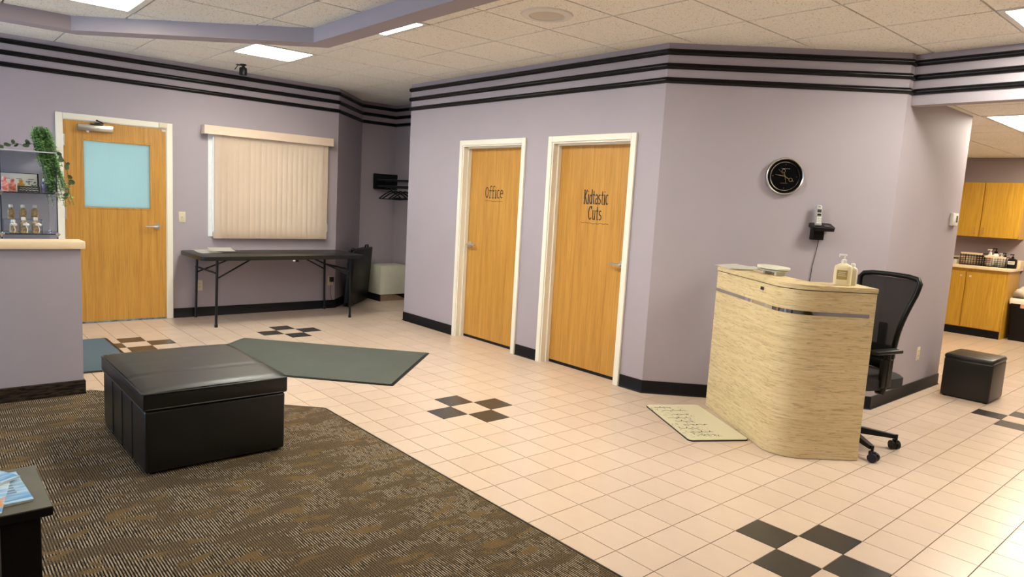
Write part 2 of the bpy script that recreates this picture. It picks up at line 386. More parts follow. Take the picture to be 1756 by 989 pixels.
# walls
def wall_run(b, p0, p1, z0, z1, t, holes=()):
    """wall face from p0 to p1 (body to the left of travel), with rectangular holes (s0,s1,z0,z1)"""
    p0, p1 = Vector(p0), Vector(p1); L = (p1-p0).length; d = (p1-p0)/L; n = Vector((-d.y, d.x))
    def blk(s0, s1, a, c):
        if s1-s0 < 1e-4 or c-a < 1e-4: return
        q = [p0+d*s0, p0+d*s1, p0+d*s1+n*t, p0+d*s0+n*t]; b.prism([(v.x, v.y) for v in q], a, c)
    s = 0
    for h0, h1, a, c in sorted(holes):
        blk(s, h0, z0, z1); blk(h0, h1, z0, a); blk(h0, h1, c, z1); s = h1
    blk(s, L, z0, z1)
D1 = (-1.672, -.752); D1Z = 2.00
WIN = (-.335, 1.03, .885, 2.02)
b = B(); wall_run(b, (XL, YF), (XL, 1.2), 0, ZC, .14, [(D1[0]-YF, D1[1]-YF, 0, D1Z), (WIN[0]-YF, WIN[1]-YF, WIN[2], WIN[3])])
struct('wall_left', b, M_wall, 'lavender wall with the exit door and the blind')
b = B(); wall_run(b, ALC[0], ALC[1], 0, ZC, .12); struct('wall_alcove_diagonal', b, M_wall, 'dark slanted lavender wall of the coat alcove')
b = B(); wall_run(b, ALC[1], ALC[2], 0, ZC, .12); struct('wall_alcove_side', b, M_wall, 'shaded lavender side wall of the coat alcove')
b = B(); wall_run(b, ALC[2], (XO+.12, 2.45), 0, ZC, .12); struct('wall_alcove_back', b, M_wall, 'shaded lavender back wall of the coat alcove')
D2 = (-4.452, -3.542); D3 = (-3.137, -2.243); DZ = 1.995
b = B(); wall_run(b, (XO, YO), (-1.962, YO), 0, ZC, .13, [(D2[0]-XO, D2[1]-XO, 0, DZ), (D3[0]-XO, D3[1]-XO, 0, DZ)])
struct('wall_office', b, M_wall, 'lavender wall with the two wooden doors')
b = B(); wall_run(b, (XO, 2.45), (XO, YO+.13), 0, ZC, .12); struct('wall_office_end', b, M_wall, 'end of the office wall facing the coat alcove')
b = B(); b.prism([(-1.962, YO), KC, (KC[0]-.12, KC[1]+.08), (-2.01, YO+.13)], 0, ZC); struct('wall_clock', b, M_wall, 'lavender angled wall with the black clock')
b = B(); b.box(KC[0]-.12, KC[0], KC[1], 4.30, 0, 2.43); b.box(KC[0]-.12, KC[0], KC[1], 2.97, 2.43, ZC)
struct('wall_right', b, M_wall, 'lavender wall with the thermostat, leading to the kitchen')
struct('wall_header', B().box(KC[0], XE, 2.855, 2.965, 2.33, ZC), M_wall, 'lavender header above the kitchen opening')
b = B(); wall_run(b, (KC[0]-.12, 4.30), (-4, 4.30), 0, 2.43, -.0001+.12); bmesh.ops.translate(b.bm, verts=b.bm.verts[:], vec=(0, 0, 0))
struct('wall_kitchen_front', b, M_wall, 'kitchen side of the dividing wall')
b = B(); wall_run(b, (-4, 4.18), (-4, YK), 0, 2.43, .12); struct('wall_kitchen_left', b, M_wall, 'left wall of the kitchen')
b = B(); wall_run(b, (-4, YK), (XE, YK), 0, 2.43, .12); struct('wall_kitchen_back', b, M_wall, 'lavender back wall of the kitchen')
b = B(); wall_run(b, (XE, YK), (XE, YF), 0, ZC, .12); struct('wall_far_right', b, M_wall, 'side wall of the salon behind the camera')
b = B(); wall_run(b, (XE, YF), (XL-.14, YF), 0, ZC, .14, [(XE-wx-1.02, XE-wx+1.02, .33, 2.37) for wx in (-5.25, -2.75)])
struct('wall_front', b, M_wall, 'shop-front wall behind the camera')
for k, wx in enumerate((-5.25, -2.75)):
    b = B()
    for x0, x1, z0, z1 in ((wx-1.02, wx-.97, .33, 2.37), (wx+.97, wx+1.02, .33, 2.37), (wx-.97, wx+.97, .33, .38), (wx-.97, wx+.97, 2.32, 2.37)): b.box(x0, x1, YF-.1, YF, z0, z1)
    w = tag(obj('window_%d' % (k+2), b, M_steel), 'shop-front window behind the camera', None, None, 'structure')
    obj('pane', B().box(wx-.97, wx+.97, YF-.06, YF-.052, .38, 2.32), M_glass, w)

# half wall on the left
hw = struct('wall_half', B().box(-4.05, -3.92, YF, -1.975, 0, .985), M_wall, 'lavender half wall with a peach cap')
obj('cap', B().box(-4.08, -3.893, YF, -1.952, .985, 1.037, .006), M_sill, hw)
struct('baseboard_half_wall', B().sweep([(-3.92, YF), (-3.92, -1.975), (-4.05, -1.975)], [(0, .008), (.011, .008), (.011, .098), (.006, .104), (0, .104)]), M_cbase, 'carpet strip base along the half wall')

# rails under the ceiling: three black half-round rails on each run
def rail_prof(zc, h=.046, d=.026): return [(0, zc-h/2)] + [(d*math.cos(a), zc+h/2*math.sin(a)) for a in [(-75+k*25)*PI/180 for k in range(7)]] + [(0, zc+h/2)]
runL = [(XL, YF)] + ALC + [(XO, 2.45)]
runR = [(XO-.012, YO), (-1.962, YO), KC, (KC[0], 2.855), (XE, 2.855)]
for k, (zc, nm) in enumerate(((2.634, 'top'), (2.531, 'middle'), (2.427, 'lowest'))):
    struct('trim_%d' % (k+1), B().sweep(runL, rail_prof(zc)), M_rail, '%s black rail under the ceiling on the left wall' % nm)
    struct('trim_%d' % (k+4), B().sweep(runR, rail_prof(zc)), M_rail, '%s black rail under the ceiling on the office and clock walls' % nm)

# baseboards
bp = [(0, 0), (.016, 0), (.010, .006), (.007, .012), (.007, .100), (0, .102)]
struct('baseboard_left', B().sweep([(XL, -.690), ALC[0], (-7.30, 1.92), (-7.30, 1.985)], bp), M_base, 'black baseboard below the blind')
struct('baseboard_left_corner', B().sweep([(XL, YF), (XL, -1.735)], bp), M_base, 'black baseboard left of the exit door')
struct('baseboard_alcove', B().sweep([(-6.80, 2.45), (XO, 2.45), (XO, YO), (D2[0]-.054, YO)], bp), M_base, 'black baseboard left of the office door')
struct('baseboard_office', B().sweep([(D2[1]+.054, YO), (D3[0]-.054, YO)], bp), M_base, 'short black baseboard between the two wooden doors')
struct('baseboard_clock', B().sweep([(D3[1]+.054, YO), (-1.962, YO), KC, (KC[0], 4.30), (KC[0]-.1, 4.30)], bp), M_base, 'black baseboard below the clock and along the right wall')

# ------------------------------------------------------------------ ceilings
def ceiling(name, label, x0, y0, nx, ny, z, hp, skip, slab, parentmat=M_ceilgrid):
    c = struct(name, B().prism(slab, z+.010, z+.05), parentmat, label); G = .6096; rest = B(); h = G/2-.0065
    full = obj('ceiling_tile', B().box(-h, h, -h, h, z-.002, z+.010), M_ceil, None, 0); fm = full.data; bpy.data.objects.remove(full)
    for i in range(nx):
        for j in range(ny):
            cx, cy = x0+(i+.5)*G, y0+(j+.5)*G
            if (i, j) in skip: continue
            sq = [(cx-h, cy-h), (cx+h, cy-h), (cx+h, cy+h), (cx-h, cy+h)]; p = clip(sq, hp)
            if len(p) < 3 or area2(p) < .002: continue
            q = pix((cx, cy, z)); vis = q and -120 < q[0] < 1876 and -80 < q[1] < 420
            if not vis: rest.prism(p, z-.002, z+.010); continue
            if area2(p) > 4*h*h-1e-5: o = bpy.data.objects.new('ceiling_tile', fm); COL.objects.link(o); o.parent = c; o.location = (cx, cy, 0)
            else: obj('ceiling_tile', B().prism(p, z-.002, z+.010), M_ceil, c, 0)
    if len(rest.bm.faces): tag(obj('ceiling_tile', rest, M_ceil, c, 0), None, None, None, 'stuff')
    return c
def troffer(x0, y0, w, d, z, label, group='ceiling lights', lens=None):
    t = thing('ceiling_light', label, 'ceiling light', (x0+w/2, y0+d/2, z), 0, group); a, c = w/2-.006, d/2-.006
    b = B(); f = .035
    for X0, X1, Y0, Y1 in ((-a, -a+f, -c, c), (a-f, a, -c, c), (-a+f, a-f, -c, -c+f), (-a+f, a-f, c-f, c)): b.box(X0, X1, Y0, Y1, -.006, .008)
    obj('frame', b, M_white, t, 0); obj('diffuser', B().box(-a+f-.002, a-f+.002, -c+f-.002, c-f+.002, -.002, .006), lens or M_lens, t, 0); return t
G = .6096
# main ceiling
mx0, my0 = -.600-12*G, .72-4*G
mainlights = {(4, 2): 'square ceiling light above the folding table, cut by the dropped beam', (7, 2): 'thin sliver of ceiling light behind the dropped beam', (13, 6): 'ceiling light at the top right edge, before the kitchen opening',
              (10, 2): 'added unseen ceiling light over the tiled aisle, behind the dropped beam', (16, 6): 'added unseen ceiling light right of the picture, first along the kitchen header'}  # both lamps on this line are unseen, added to light the room
slab_main = [(-7.6, -6.6), (XE+.2, -6.6), (XE+.2, 2.97), (-7.6, 2.97)]
hp_main = [(0, 1, 2.95), (1, 0, XE)]
skipm = set(mainlights)
for i in range(24):
    for j in range(12):
        cx, cy = mx0+(i+.5)*G, my0-8*G+0
drop_in = lambda x, y: y < -1.4 and x > -3.2
ceil = ceiling('ceiling', 'cream flecked tile ceiling at the upper level', mx0, my0-8*G, 22, 16, ZC, hp_main, {(i, j+8) for i, j in skipm} | {(i, j) for i in range(24) for j in range(16) if drop_in(mx0+(i+.5)*G, my0-8*G+(j+.5)*G)}, slab_main)
for (i, j), lab in mainlights.items():
    troffer(mx0+i*G, my0+j*G, G, G, ZC, lab or 'added unseen ceiling light outside the picture on the right', 'main ceiling lights')
# dropped ceiling over the carpet and its beam
ZD, ZB = 2.458, 2.368
inner = [(XE, -.866), (-2.885, -.866), (-3.93, -2.00), (-3.95, YF)]
dx0, dy0 = -2.89-2*G, -1.13-8*G
hpd = [(0, 1, -.867), (-1, 0, 3.94), (-(2.00-.866), 3.93-2.885, -(2.00-.866)*-2.885+(3.93-2.885)*-.866), (1, 0, XE)]
droplights = {(1, 6): 'ceiling light at the top left edge over the carpet', (5, 6): 'added unseen ceiling light over the carpet, just left of the camera', (9, 6): 'added unseen ceiling light over the carpet, right of the camera'}  # the pair beside the camera is unseen, added for light over the carpet
ceiling('ceiling_dropped', 'cream tile dropped ceiling over the carpet', dx0, dy0, 16, 9, ZD, hpd, set(droplights), [(XE, -.88), (-2.88, -.88), (-3.92, -2.0), (-3.94, YF), (XE, YF)][::-1])
for (i, j), lab in droplights.items(): troffer(dx0+i*G, dy0+j*G, G, G, ZD, lab or 'added unseen ceiling light over the carpet behind the camera', 'dropped ceiling lights', M_lensd)
struct('trim_beam', B().sweep(inner, [(0, ZB), (.13, ZB), (.13, ZC-.003), (0, ZC-.003)]), M_wall, 'lavender dropped beam around the carpet ceiling')
# kitchen ceiling
ZK = 2.43; kx0, ky0 = -.66-6*G, 4.33-2*G
kl = [(6, 2), (6, 3), (9, 2), (9, 3), (6, 6), (6, 7), (3, 4), (3, 5)]
ceiling('ceiling_kitchen', 'cream tile ceiling of the kitchen', kx0, ky0, 17, 11, ZK, [(0, -1, -2.965), (0, 1, YK), (-1, 0, 4), (1, 0, XE)], set(kl), [(-4.1, 2.966), (XE+.1, 2.966), (XE+.1, YK+.1), (-4.1, YK+.1)])
for k in range(0, 8, 2):
    i, j = kl[k]; troffer(kx0+i*G, ky0+j*G, G, 2*G, ZK, ['long kitchen ceiling light beside the end of the right wall', 'added unseen kitchen ceiling light outside the picture on the right', 'added unseen kitchen ceiling light brightening the wall cabinets', 'added unseen kitchen ceiling light behind the right wall'][k//2], 'kitchen ceiling lights', {0: M_lensk0, 4: M_lensk2}.get(k, M_lensk))  # all but the lamp at the wall end are unseen, added for kitchen light
# ceiling speaker
t = thing('ceiling_speaker', 'round cream speaker grille in the ceiling', 'speaker', (-2.148, .43, ZC-.002))
obj('rim', B().lathe([(.175, 0), (.17, -.010), (.12, -.014), (.118, -.006), (.118, 0)], n=36), M_white, t)
obj('grille', B().lathe([(.119, 0), (.119, -.007), (.06, -.010), (.001, -.011)], n=36), simple('grille_cloth', L3(.66, .61, .52), L3(.60, .55, .47), rough=.8, nscale=200), t)
# security camera on the ceiling
t = thing('security_camera', 'small black camera hanging below the ceiling above the blind', 'camera', (-6.06, -.15, ZC-.002))
obj('mount', B().cyl((0, 0, 0), (0, 0, -.012), .03, 14).cyl((0, 0, -.01), (0, 0, -.04), .014, 10), M_blackmet, t)
obj('housing', B().lathe([(.02, -.028), (.036, -.036), (.038, -.045), (.038, -.105), (.03, -.112), (.001, -.112)], n=20), M_blackpl, t)
obj('antenna', B().tube([(-.01, -.01, -.012), (-.02, -.045, -.014), (-.03, -.075, -.06)], .004, 6).box(-.03, -.01, -.06, -.01, -.014, -.006), M_blackpl, t)
obj('lens', B().cyl((.036, -.006, -.075), (.041, -.007, -.075), .012, 12), M_glass, t)

# ------------------------------------------------------------------ doors
def glyph(c):
    def arc(cx, cz, rx, rz, a0, a1, n=12): return [(cx+rx*math.cos(math.radians(a0+(a1-a0)*k/n)), cz+rz*math.sin(math.radians(a0+(a1-a0)*k/n))) for k in range(n+1)]
    sf = lambda x, z, w=.09: [(x-w, z), (x+w, z)]
    G = {'O': (.46, [arc(.23, .44, .18, .42, 0, 360, 20)]),
         'f': (.36, [[(.15, 0), (.15, .80)] + arc(.28, .82, .13, .17, 180, 55, 6), [(.03, .60), (.32, .60)], sf(.15, 0)]),
         'i': (.24, [[(.12, 0), (.12, .66)], sf(.12, 0), [(.04, .66), (.12, .66)], [(.11, .84), (.13, .90)]]),
         'c': (.38, [arc(.20, .34, .15, .33, 55, 310, 14)]),
         'e': (.40, [[(.05, .36), (.35, .40)] + arc(.20, .36, .15, .32, 10, 310, 16)]),
         'K': (.50, [[(.12, 0), (.12, .95)], [(.42, .95), (.13, .45)], [(.19, .56), (.44, 0)], sf(.12, 0), sf(.12, .95), sf(.42, .95, .06), sf(.44, 0, .06)]),
         'd': (.42, [arc(.19, .32, .14, .31, 20, 340, 16), [(.34, 0), (.34, 1.0)], [(.26, 1.0), (.34, 1.0)], [(.34, 0), (.41, 0)]]),
         't': (.34, [[(.16, .92), (.16, .12)] + arc(.25, .12, .09, .11, 180, 300, 6), [(.03, .64), (.30, .64)], [(.12, .70), (.20, .76)]]),
         'a': (.40, [arc(.19, .48, .13, .18, 160, 0, 8)+[(.32, .0), (.38, .0)], arc(.18, .19, .13, .19, 60, 330, 12)]),
         's': (.36, [arc(.18, .50, .12, .15, 40, 260, 9) + arc(.18, .18, .13, .17, 80, -140, 9)]),
         'C': (.46, [arc(.24, .47, .19, .46, 50, 315, 16), [(.37, .98), (.37, .74)]]),
         'u': (.44, [[(.02, .66), (.10, .66), (.10, .16)] + arc(.20, .17, .10, .16, 180, 330, 8) + [(.34, .30)], [(.26, .66), (.34, .66), (.34, 0), (.42, 0)]])}
    return G[c]
def lettering(word, parent, cx, y, z, h, width):
    tot = sum(glyph(c)[0] for c in word); k = width/tot; x = cx-width/2; b = B()
    for c in word:
        w_, st = glyph(c)
        for pl in st:
            P_ = [(x+px_*k, 0, z+pz*h) for px_, pz in pl]; closed = len(P_) > 4 and (Vector(P_[0])-Vector(P_[-1])).length < 1e-4
            b.tube(P_[:-1] if closed else P_, [.0064 if (len(P_) == 2 and abs(P_[0][2]-P_[1][2]) > .02) else .0050]*(len(P_)-(1 if closed else 0)), 6, closed)
        x += w_*k
    for v in b.bm.verts: v.co.y = y+v.co.y*.12
    return obj('lettering', b, M_ink, parent)
def lever(parent, M, flip=1):
    b = B(M); b.cyl((0, 0, 0), (0, -.012, 0), .032, 20); b.cyl((0, -.012, 0), (0, -.045, 0), .011, 12)
    r = obj('handle', b, M_steel, parent)
    b = B(M); b.tube([(0, -.048, 0), (.03*flip, -.05, .001), (.08*flip, -.048, .002), (.118*flip, -.042, 0)], [.011, .0105, .009, .008], 10); b.ball((0, -.047, 0), .0125, 8)
    obj('lever', b, M_steel, r); return r
def door_A(n, x0, x1, label, hinge_left, words, wx):
    """door in the office wall; opening x0..x1, leaf set back"""
    t = thing('door_%d' % n, label, None, ((x0+x1)/2, YO, 0), 0, None, 'structure'); w = (x1-x0)/2; f = .050
    b = B()
    for X0, X1, Z0, Z1 in ((-w-f, -w, 0, DZ+f), (w, w+f, 0, DZ+f), (-w, w, DZ, DZ+f)): b.box(X0, X1, -.022, .0, Z0, Z1, .003, 1)
    obj('casing', b, M_casing, t)
    b = B()
    for X0, X1, Z0, Z1 in ((-w, -w+.012, 0, DZ), (w-.012, w, 0, DZ), (-w+.012, w-.012, DZ-.012, DZ)): b.box(X0, X1, -.010, .135, Z0, Z1)
    for X0, X1, Z0, Z1 in ((-w+.012, -w+.026, 0, DZ-.012), (w-.026, w-.012, 0, DZ-.012), (-w+.026, w-.026, DZ-.026, DZ-.012)): b.box(X0, X1, .045, .085, Z0, Z1)
    obj('jamb', b, M_casing, t)
    lf = obj('leaf', B().box(-w+.015, w-.015, .087, .131, .028, DZ-.015, .0015, 1), M_oak, t)
    obj('sweep', B().box(-w+.012, w-.012, .09, .13, .0, .028), M_blackpl, t)  # black strip for the shade under the leaf, added to stop light leaking
    y = .0865
    s = -1 if hinge_left else 1
    lever(lf, Matrix.Translation((-s*(w-.075), y, .985)), s)
    M = lambda dx, z: Matrix.Translation((wx-(x0+x1)/2+dx, y-.0008, z)) @ Matrix.Rotation(PI/2, 4, 'X')
    for txt, z, hh, wid in words: lettering(txt, lf, wx-(x0+x1)/2, y-.0005, z, hh, wid)
    zb = words[-1][1]-.030; hwid = .135 if len(words) == 1 else .16
    pts = [(wx-(x0+x1)/2+hwid*u, y-.001, zb+.003*math.sin(u*17)+(-.004 if -.3 < u < .3 else 0)) for u in [k/12-1 for k in range(25)]]
    obj('swash', B().tube(pts, .0016, 5), M_ink, lf)
    return t
door_A(2, D2[0], D2[1], 'oak door lettered Office in a cream frame', False, [('Office', 1.478, .118, .285)], -4.035)
door_A(3, D3[0], D3[1], 'oak door lettered Kidtastic Cuts in a cream frame', True, [('Kidtastic', 1.472, .120, .285), ('Cuts', 1.338, .118, .155)], -2.668)
# exit door in the left wall (local x = world y, facing +x world)
t = thing('door_1', 'oak exit door with a blue glass pane and a closer', None, (XL, (D1[0]+D1[1])/2, 0), PI/2, None, 'structure')
w = (D1[1]-D1[0])/2; f = .056; b = B()
for X0, X1, Z0, Z1 in ((-w-f, -w, 0, D1Z+f), (w, w+f, 0, D1Z+f), (-w, w, D1Z, D1Z+f)): b.box(X0, X1, -.024, .0, Z0, Z1, .003, 1)
obj('casing', b, M_casing, t); b = B()
for X0, X1, Z0, Z1 in ((-w, -w+.006, 0, D1Z), (w-.006, w, 0, D1Z), (-w+.006, w-.006, D1Z-.006, D1Z)): b.box(X0, X1, -.012, .14, Z0, Z1)
obj('jamb', b, M_casing, t)
yc = (D1[0]+D1[1])/2; gx0, gx1, gz0, gz1 = -1.507-yc, -.905-yc, 1.16, 1.817
b = B(); y0, y1 = -.010, .034
b.box(-w+.008, gx0, y0, y1, .016, D1Z-.008); b.box(gx1, w-.008, y0, y1, .016, D1Z-.008); b.box(gx0, gx1, y0, y1, .016, gz0); b.box(gx0, gx1, y0, y1, gz1, D1Z-.008)
lf = obj('leaf', b, M_oak, t, 0)
b = B()
for X0, X1, Z0, Z1 in ((gx0-.012, gx0+.006, gz0-.012, gz1+.012), (gx1-.006, gx1+.012, gz0-.012, gz1+.012), (gx0, gx1, gz0-.012, gz0+.006), (gx0, gx1, gz1-.006, gz1+.012)): b.box(X0, X1, y0-.005, y1+.002, Z0, Z1, .002, 1)
obj('glazing_bead', b, M_oak, lf)
obj('pane', B().box(gx0, gx1, .010, .016, gz0, gz1), M_frost, lf)
lever(lf, Matrix.Translation((w-.10, y0, .985)), -1)
obj('sweep', B().box(-w+.008, w-.008, y0-.004, y1, 0.0, .018), simple('worn_metal_sweep', L3(.10, .13, .16), L3(.35, .40, .45), rough=.4, metal=.7, nscale=25), t)
cl = obj('closer', B().box(-w+.12, -w+.42, y0-.055, y0, 1.905, 1.965, .004), M_steel, lf)
obj('closer_arm', B().box(-w+.22, -w+.33, y0-.075, y0-.060, 1.963, 1.975).tube([(-w+.27, y0-.045, 1.964), (-w+.27, y0-.045, 1.985)], .012, 10).tube([(-w+.27, y0-.045, 1.98), (-w+.33, y0-.075, 1.985), (-w+.28, y0-.030, 2.01)], .008, 8), M_blackmet, cl)
obj('closer_screw', B().lathe([(.013, 0), (.013, -.012), (.006, -.018), (.001, -.018)], (-w+.205, y0-.03, 1.905), 12), M_white, cl)
for z in (1.80, 1.10, .25): obj('hinge', B().cyl((-w+.004, y0-.006, z-.055), (-w+.004, y0-.006, z+.055), .008, 10).box(-w+.004, -w+.02, y0-.002, y0, z-.055, z+.055), M_steel, t)
obj('contact_sensor', B().box(w-.075, w-.005, -.042, -.024, D1Z+.006, D1Z+.05, .003), M_cream, t); obj('contact_magnet', B().box(w-.05, w-.012, y0-.014, y0, D1Z-.035, D1Z-.012, .002), M_cream, lf)

# ------------------------------------------------------------------ window with vertical blind
b = B(); X = XL
for Y0, Y1, Z0, Z1 in ((WIN[0], WIN[0]+.05, WIN[2], WIN[3]), (WIN[1]-.05, WIN[1], WIN[2], WIN[3]), (WIN[0]+.05, WIN[1]-.05, WIN[2], WIN[2]+.05), (WIN[0]+.05, WIN[1]-.05, WIN[3]-.05, WIN[3])): b.box(X-.12, X+.012, Y0, Y1, Z0, Z1, .002, 1)
wd = tag(obj('window_1', b, simple('white_window_frame', L3(.78, .80, .80), L3(.74, .77, .77), rough=.4)), 'white framed window behind the vertical blind', None, None, 'structure')
obj('pane', B().box(X-.09, X-.084, WIN[0]+.05, WIN[1]-.05, WIN[2]+.05, WIN[3]-.05), M_glass, wd)
t = thing('vertical_blind', 'peach vertical blind with a valance above the folding table', 'blind', (XL, .34, 0))
o = Vector((XL, .34, 0)); b = B(); xv = .115
b.box(xv-.008, xv, -.745, .745, 1.988, 2.080, .002, 1); b.box(.0, xv-.008, -.745, -.737, 1.988, 2.080); b.box(.0, xv-.008, .737, .745, 1.988, 2.080); b.box(0, xv-.008, -.737, .737, 2.070, 2.078)
obj('valance', b, M_val, t)
obj('head_rail', B().box(.030, .085, -.73, .73, 2.025, 2.062), M_white, t)
nsl = 21
for k in range(nsl):
    yy = -.590+k*(1.245/(nsl-1)); a = math.radians(25+random.uniform(-6, 6) + (10 if k < 5 else 0)); hw2 = .0445
    vs = []; n = 6
    for i in range(n+1):
        u = -hw2+2*hw2*i/n; cvx = .006*(1-(u/hw2)**2)
        x = .055+math.sin(a)*u+cvx*math.cos(a); y = yy+math.cos(a)*u-cvx*math.sin(a); vs.append((x, y))
    b = B(); P2 = [(x, y, .868+random.uniform(-.001, .001)) for x, y in vs]+[(x, y, 2.02) for x, y in vs]
    b.faces(P2, [(i, i+1, n+2+i, n+1+i) for i in range(n)]); r = bmesh.ops.solidify(b.bm, geom=b.bm.faces[:], thickness=.0012)
    obj('slat', b, M_slat, t, 40)
cd = obj('cord', B().tube([(.06, .70, 2.02), (.06, .702, 1.5), (.06, .70, 1.06)], .0028, 6), M_white, t)
obj('cord_weight', B().lathe([(.004, 1.06), (.011, 1.04), (.013, .97), (.009, .955), (.001, .955)], (.06, .70, 0), 12), M_white, t)

# ------------------------------------------------------------------ wall plates
def plate(name, label, cat, loc, rz, kind):
    t = thing(name, label, cat, loc, rz)
    obj('plate', B().box(-.035, .035, -.006, 0, -.0575, .0575, .003), M_cream, t)
    if kind == 'switch': obj('toggle', B().box(-.005, .005, -.016, -.005, -.012, .006, .001, 1), M_cream, t)
    else:
        for dz in (-.02, .02):
            s_ = obj('socket', B().box(-.015, .015, -.0085, -.005, dz-.013, dz+.013, .004), M_cream, t)
            obj('slots', B().box(-.008, -.0055, -.0088, -.008, dz-.004, dz+.006).box(.0055, .008, -.0088, -.008, dz-.004, dz+.006), M_ink, s_)
    for dz in ((-.03, .03) if kind == 'switch' else (0,)): obj('screw', B().cyl((0, -.0055, dz), (0, -.0075, dz), .003, 8), M_steel, t)
    return t
plate('light_switch', 'cream light switch beside the exit door', 'light switch', (XL, -.60, 1.09), PI/2, 'switch')
plate('wall_outlet', 'cream outlet behind the left legs of the folding table', 'outlet', (XL, -.425, .345), PI/2, 'outlet')
plate('wall_outlet', 'outlet with a black adapter near the right end of the folding table', 'outlet', (XL, 1.135, .345), PI/2, 'outlet')
plate('wall_outlet', 'cream outlet low on the right wall behind the office chair', 'outlet', (KC[0], 3.70, .35), PI/2, 'outlet')
t = thing('power_adapter', 'black plug adapter with a thin hanging cord under the folding table', 'adapter', (XL+.0095, 1.140, .365))
obj('body', B().box(0, .045, -.022, .022, -.03, .03, .005), M_blackpl, t); obj('cord', B().tube([(.02, .0, -.03), (.022, -.012, -.10), (.02, -.012, -.19), (.025, .014, -.27), (.02, .05, -.355)], .0025, 6), M_blackpl, t)
t = thing('thermostat', 'white thermostat on the right wall', 'thermostat', (KC[0], 4.13, 1.515), PI/2)
obj('body', B().box(-.075, .075, -.024, 0, -.055, .055, .005), M_white, t)
obj('screen', B().box(.015, .058, -.0255, -.023, -.025, .033), simple('lcd', L3(.08, .09, .06), rough=.2), t); obj('cover', B().box(-.07, .005, -.027, -.022, -.05, .05, .003), M_white, t)

# ------------------------------------------------------------------ folding table, papers
t = thing('folding_table', 'long black plastic folding table below the blind', 'table', (-6.185, .285, 0))
def rrect(x0, x1, y0, y1, r, n=5):
    P = []
    for cx, cy, a0 in ((x1-r, y1-r, 0), (x0+r, y1-r, 90), (x0+r, y0+r, 180), (x1-r, y0+r, 270)):
        for k in range(n+1): a = math.radians(a0+90*k/n); P.append((cx+r*math.cos(a), cy+r*math.sin(a)))
    return P
obj('tabletop', B().prism(rrect(-.372, .372, -.915, .915, .05), .693, .735, .006, 2), M_tabletop, t)
for sy in (-1, 1):
    yl = sy*.758
    for sx in (-1, 1):
        xb = .308 if sx > 0 else -.350
        obj('leg', B().tube([(xb*.985, yl*.985, .70), (xb, yl, .012)], .0135, 10).cyl((xb, yl, .0), (xb, yl, .03), .017, 10), M_blackmet, t)
        obj('brace', B().tube([(xb*.97, yl*.99, .50), (xb*.55, yl*.45, .69)], .008, 8), M_blackmet, t)
    obj('crossbar', B().tube([(-.345, yl, .56), (.30, yl, .56)], .011, 8), M_blackmet, t)
obj('latch', B().box(.365, .378, .03, .09, .672, .698, .003).box(.374, .382, .05, .075, .67, .69), M_blackpl, t); obj('latch_tab', B().box(.376, .381, .025, .05, .676, .692), M_white, t)
for lab, loc, rz, sx_, sy_ in (('white sheet of paper lying on the left end of the folding table', (-6.30, -.43, .7355), .1, .15, .11), ('upper white sheet overlapping on the folding table', (-6.25, -.30, .760), -.15, .15, .12)):
    o = thing('paper_sheet', lab, 'paper', loc, rz, 'papers on the folding table'); b = B(); n = 8
    vs = [(-sx_+2*sx_*i/n, -sy_+2*sy_*j, .002+.003*math.sin(i*.9+j)+.016*(1-i/n)) for j in (0, 1) for i in range(n+1)]
    b.faces(vs, [(i, i+1, n+2+i, n+1+i) for i in range(n)]); bmesh.ops.solidify(b.bm, geom=b.bm.faces[:], thickness=.0012); obj('sheet', b, M_paper, o)

# ------------------------------------------------------------------ coat alcove
# folded table standing on edge against the slanted wall
t = thing('folded_table', 'black folded table standing on edge against the slanted alcove wall', 'table', (-6.86, 1.60, 0), math.radians(135))
Ml = Matrix.Translation((0, -.055, 0)) @ Matrix.Rotation(math.radians(4), 4, 'X')
for k, (ya, yb) in enumerate(((-.045, -.006), (.002, .041))):
    obj('half', B(Ml).box(-.44, .40, ya, yb, .012, .735, .014, 3), M_blackpl, t)
obj('hinge_edge', B(Ml).box(-.445, -.425, -.04, .036, .06, .69, .006), M_blackpl, t)
obj('handle', B(Ml).tube([(.30, -.004, .73), (.29, -.004, .765), (.17, -.004, .765), (.16, -.004, .73)], .009, 8), M_blackpl, t)
obj('clip', B(Ml).box(-.40, -.36, -.02, .02, .73, .762, .005), M_blackpl, t)
# cream box on a low base in the corner
t = thing('corner_box', 'cream built-in box with a torn black base in the coat alcove', 'box', (-7.01, 2.215, 0))
obj('body', B().box(-.185, .185, -.215, .225, .092, .485, .004), M_boxw, t)
obj('base', B().box(-.17, .172, -.205, .225, 0, .092), M_bare, t)
obj('base_strip', B().box(-.185, .184, -.219, -.206, 0, .092), M_base, t)
b = B(); b.faces([(.1725, .02, .092), (.1725, .20, .092), (.1725, .19, .02), (.180, .02, .092), (.180, .20, .092), (.180, .19, .02)], [(0, 1, 2), (5, 4, 3), (0, 3, 4, 1), (1, 4, 5, 2), (2, 5, 3, 0)]); obj('torn_strip', b, M_base, t)
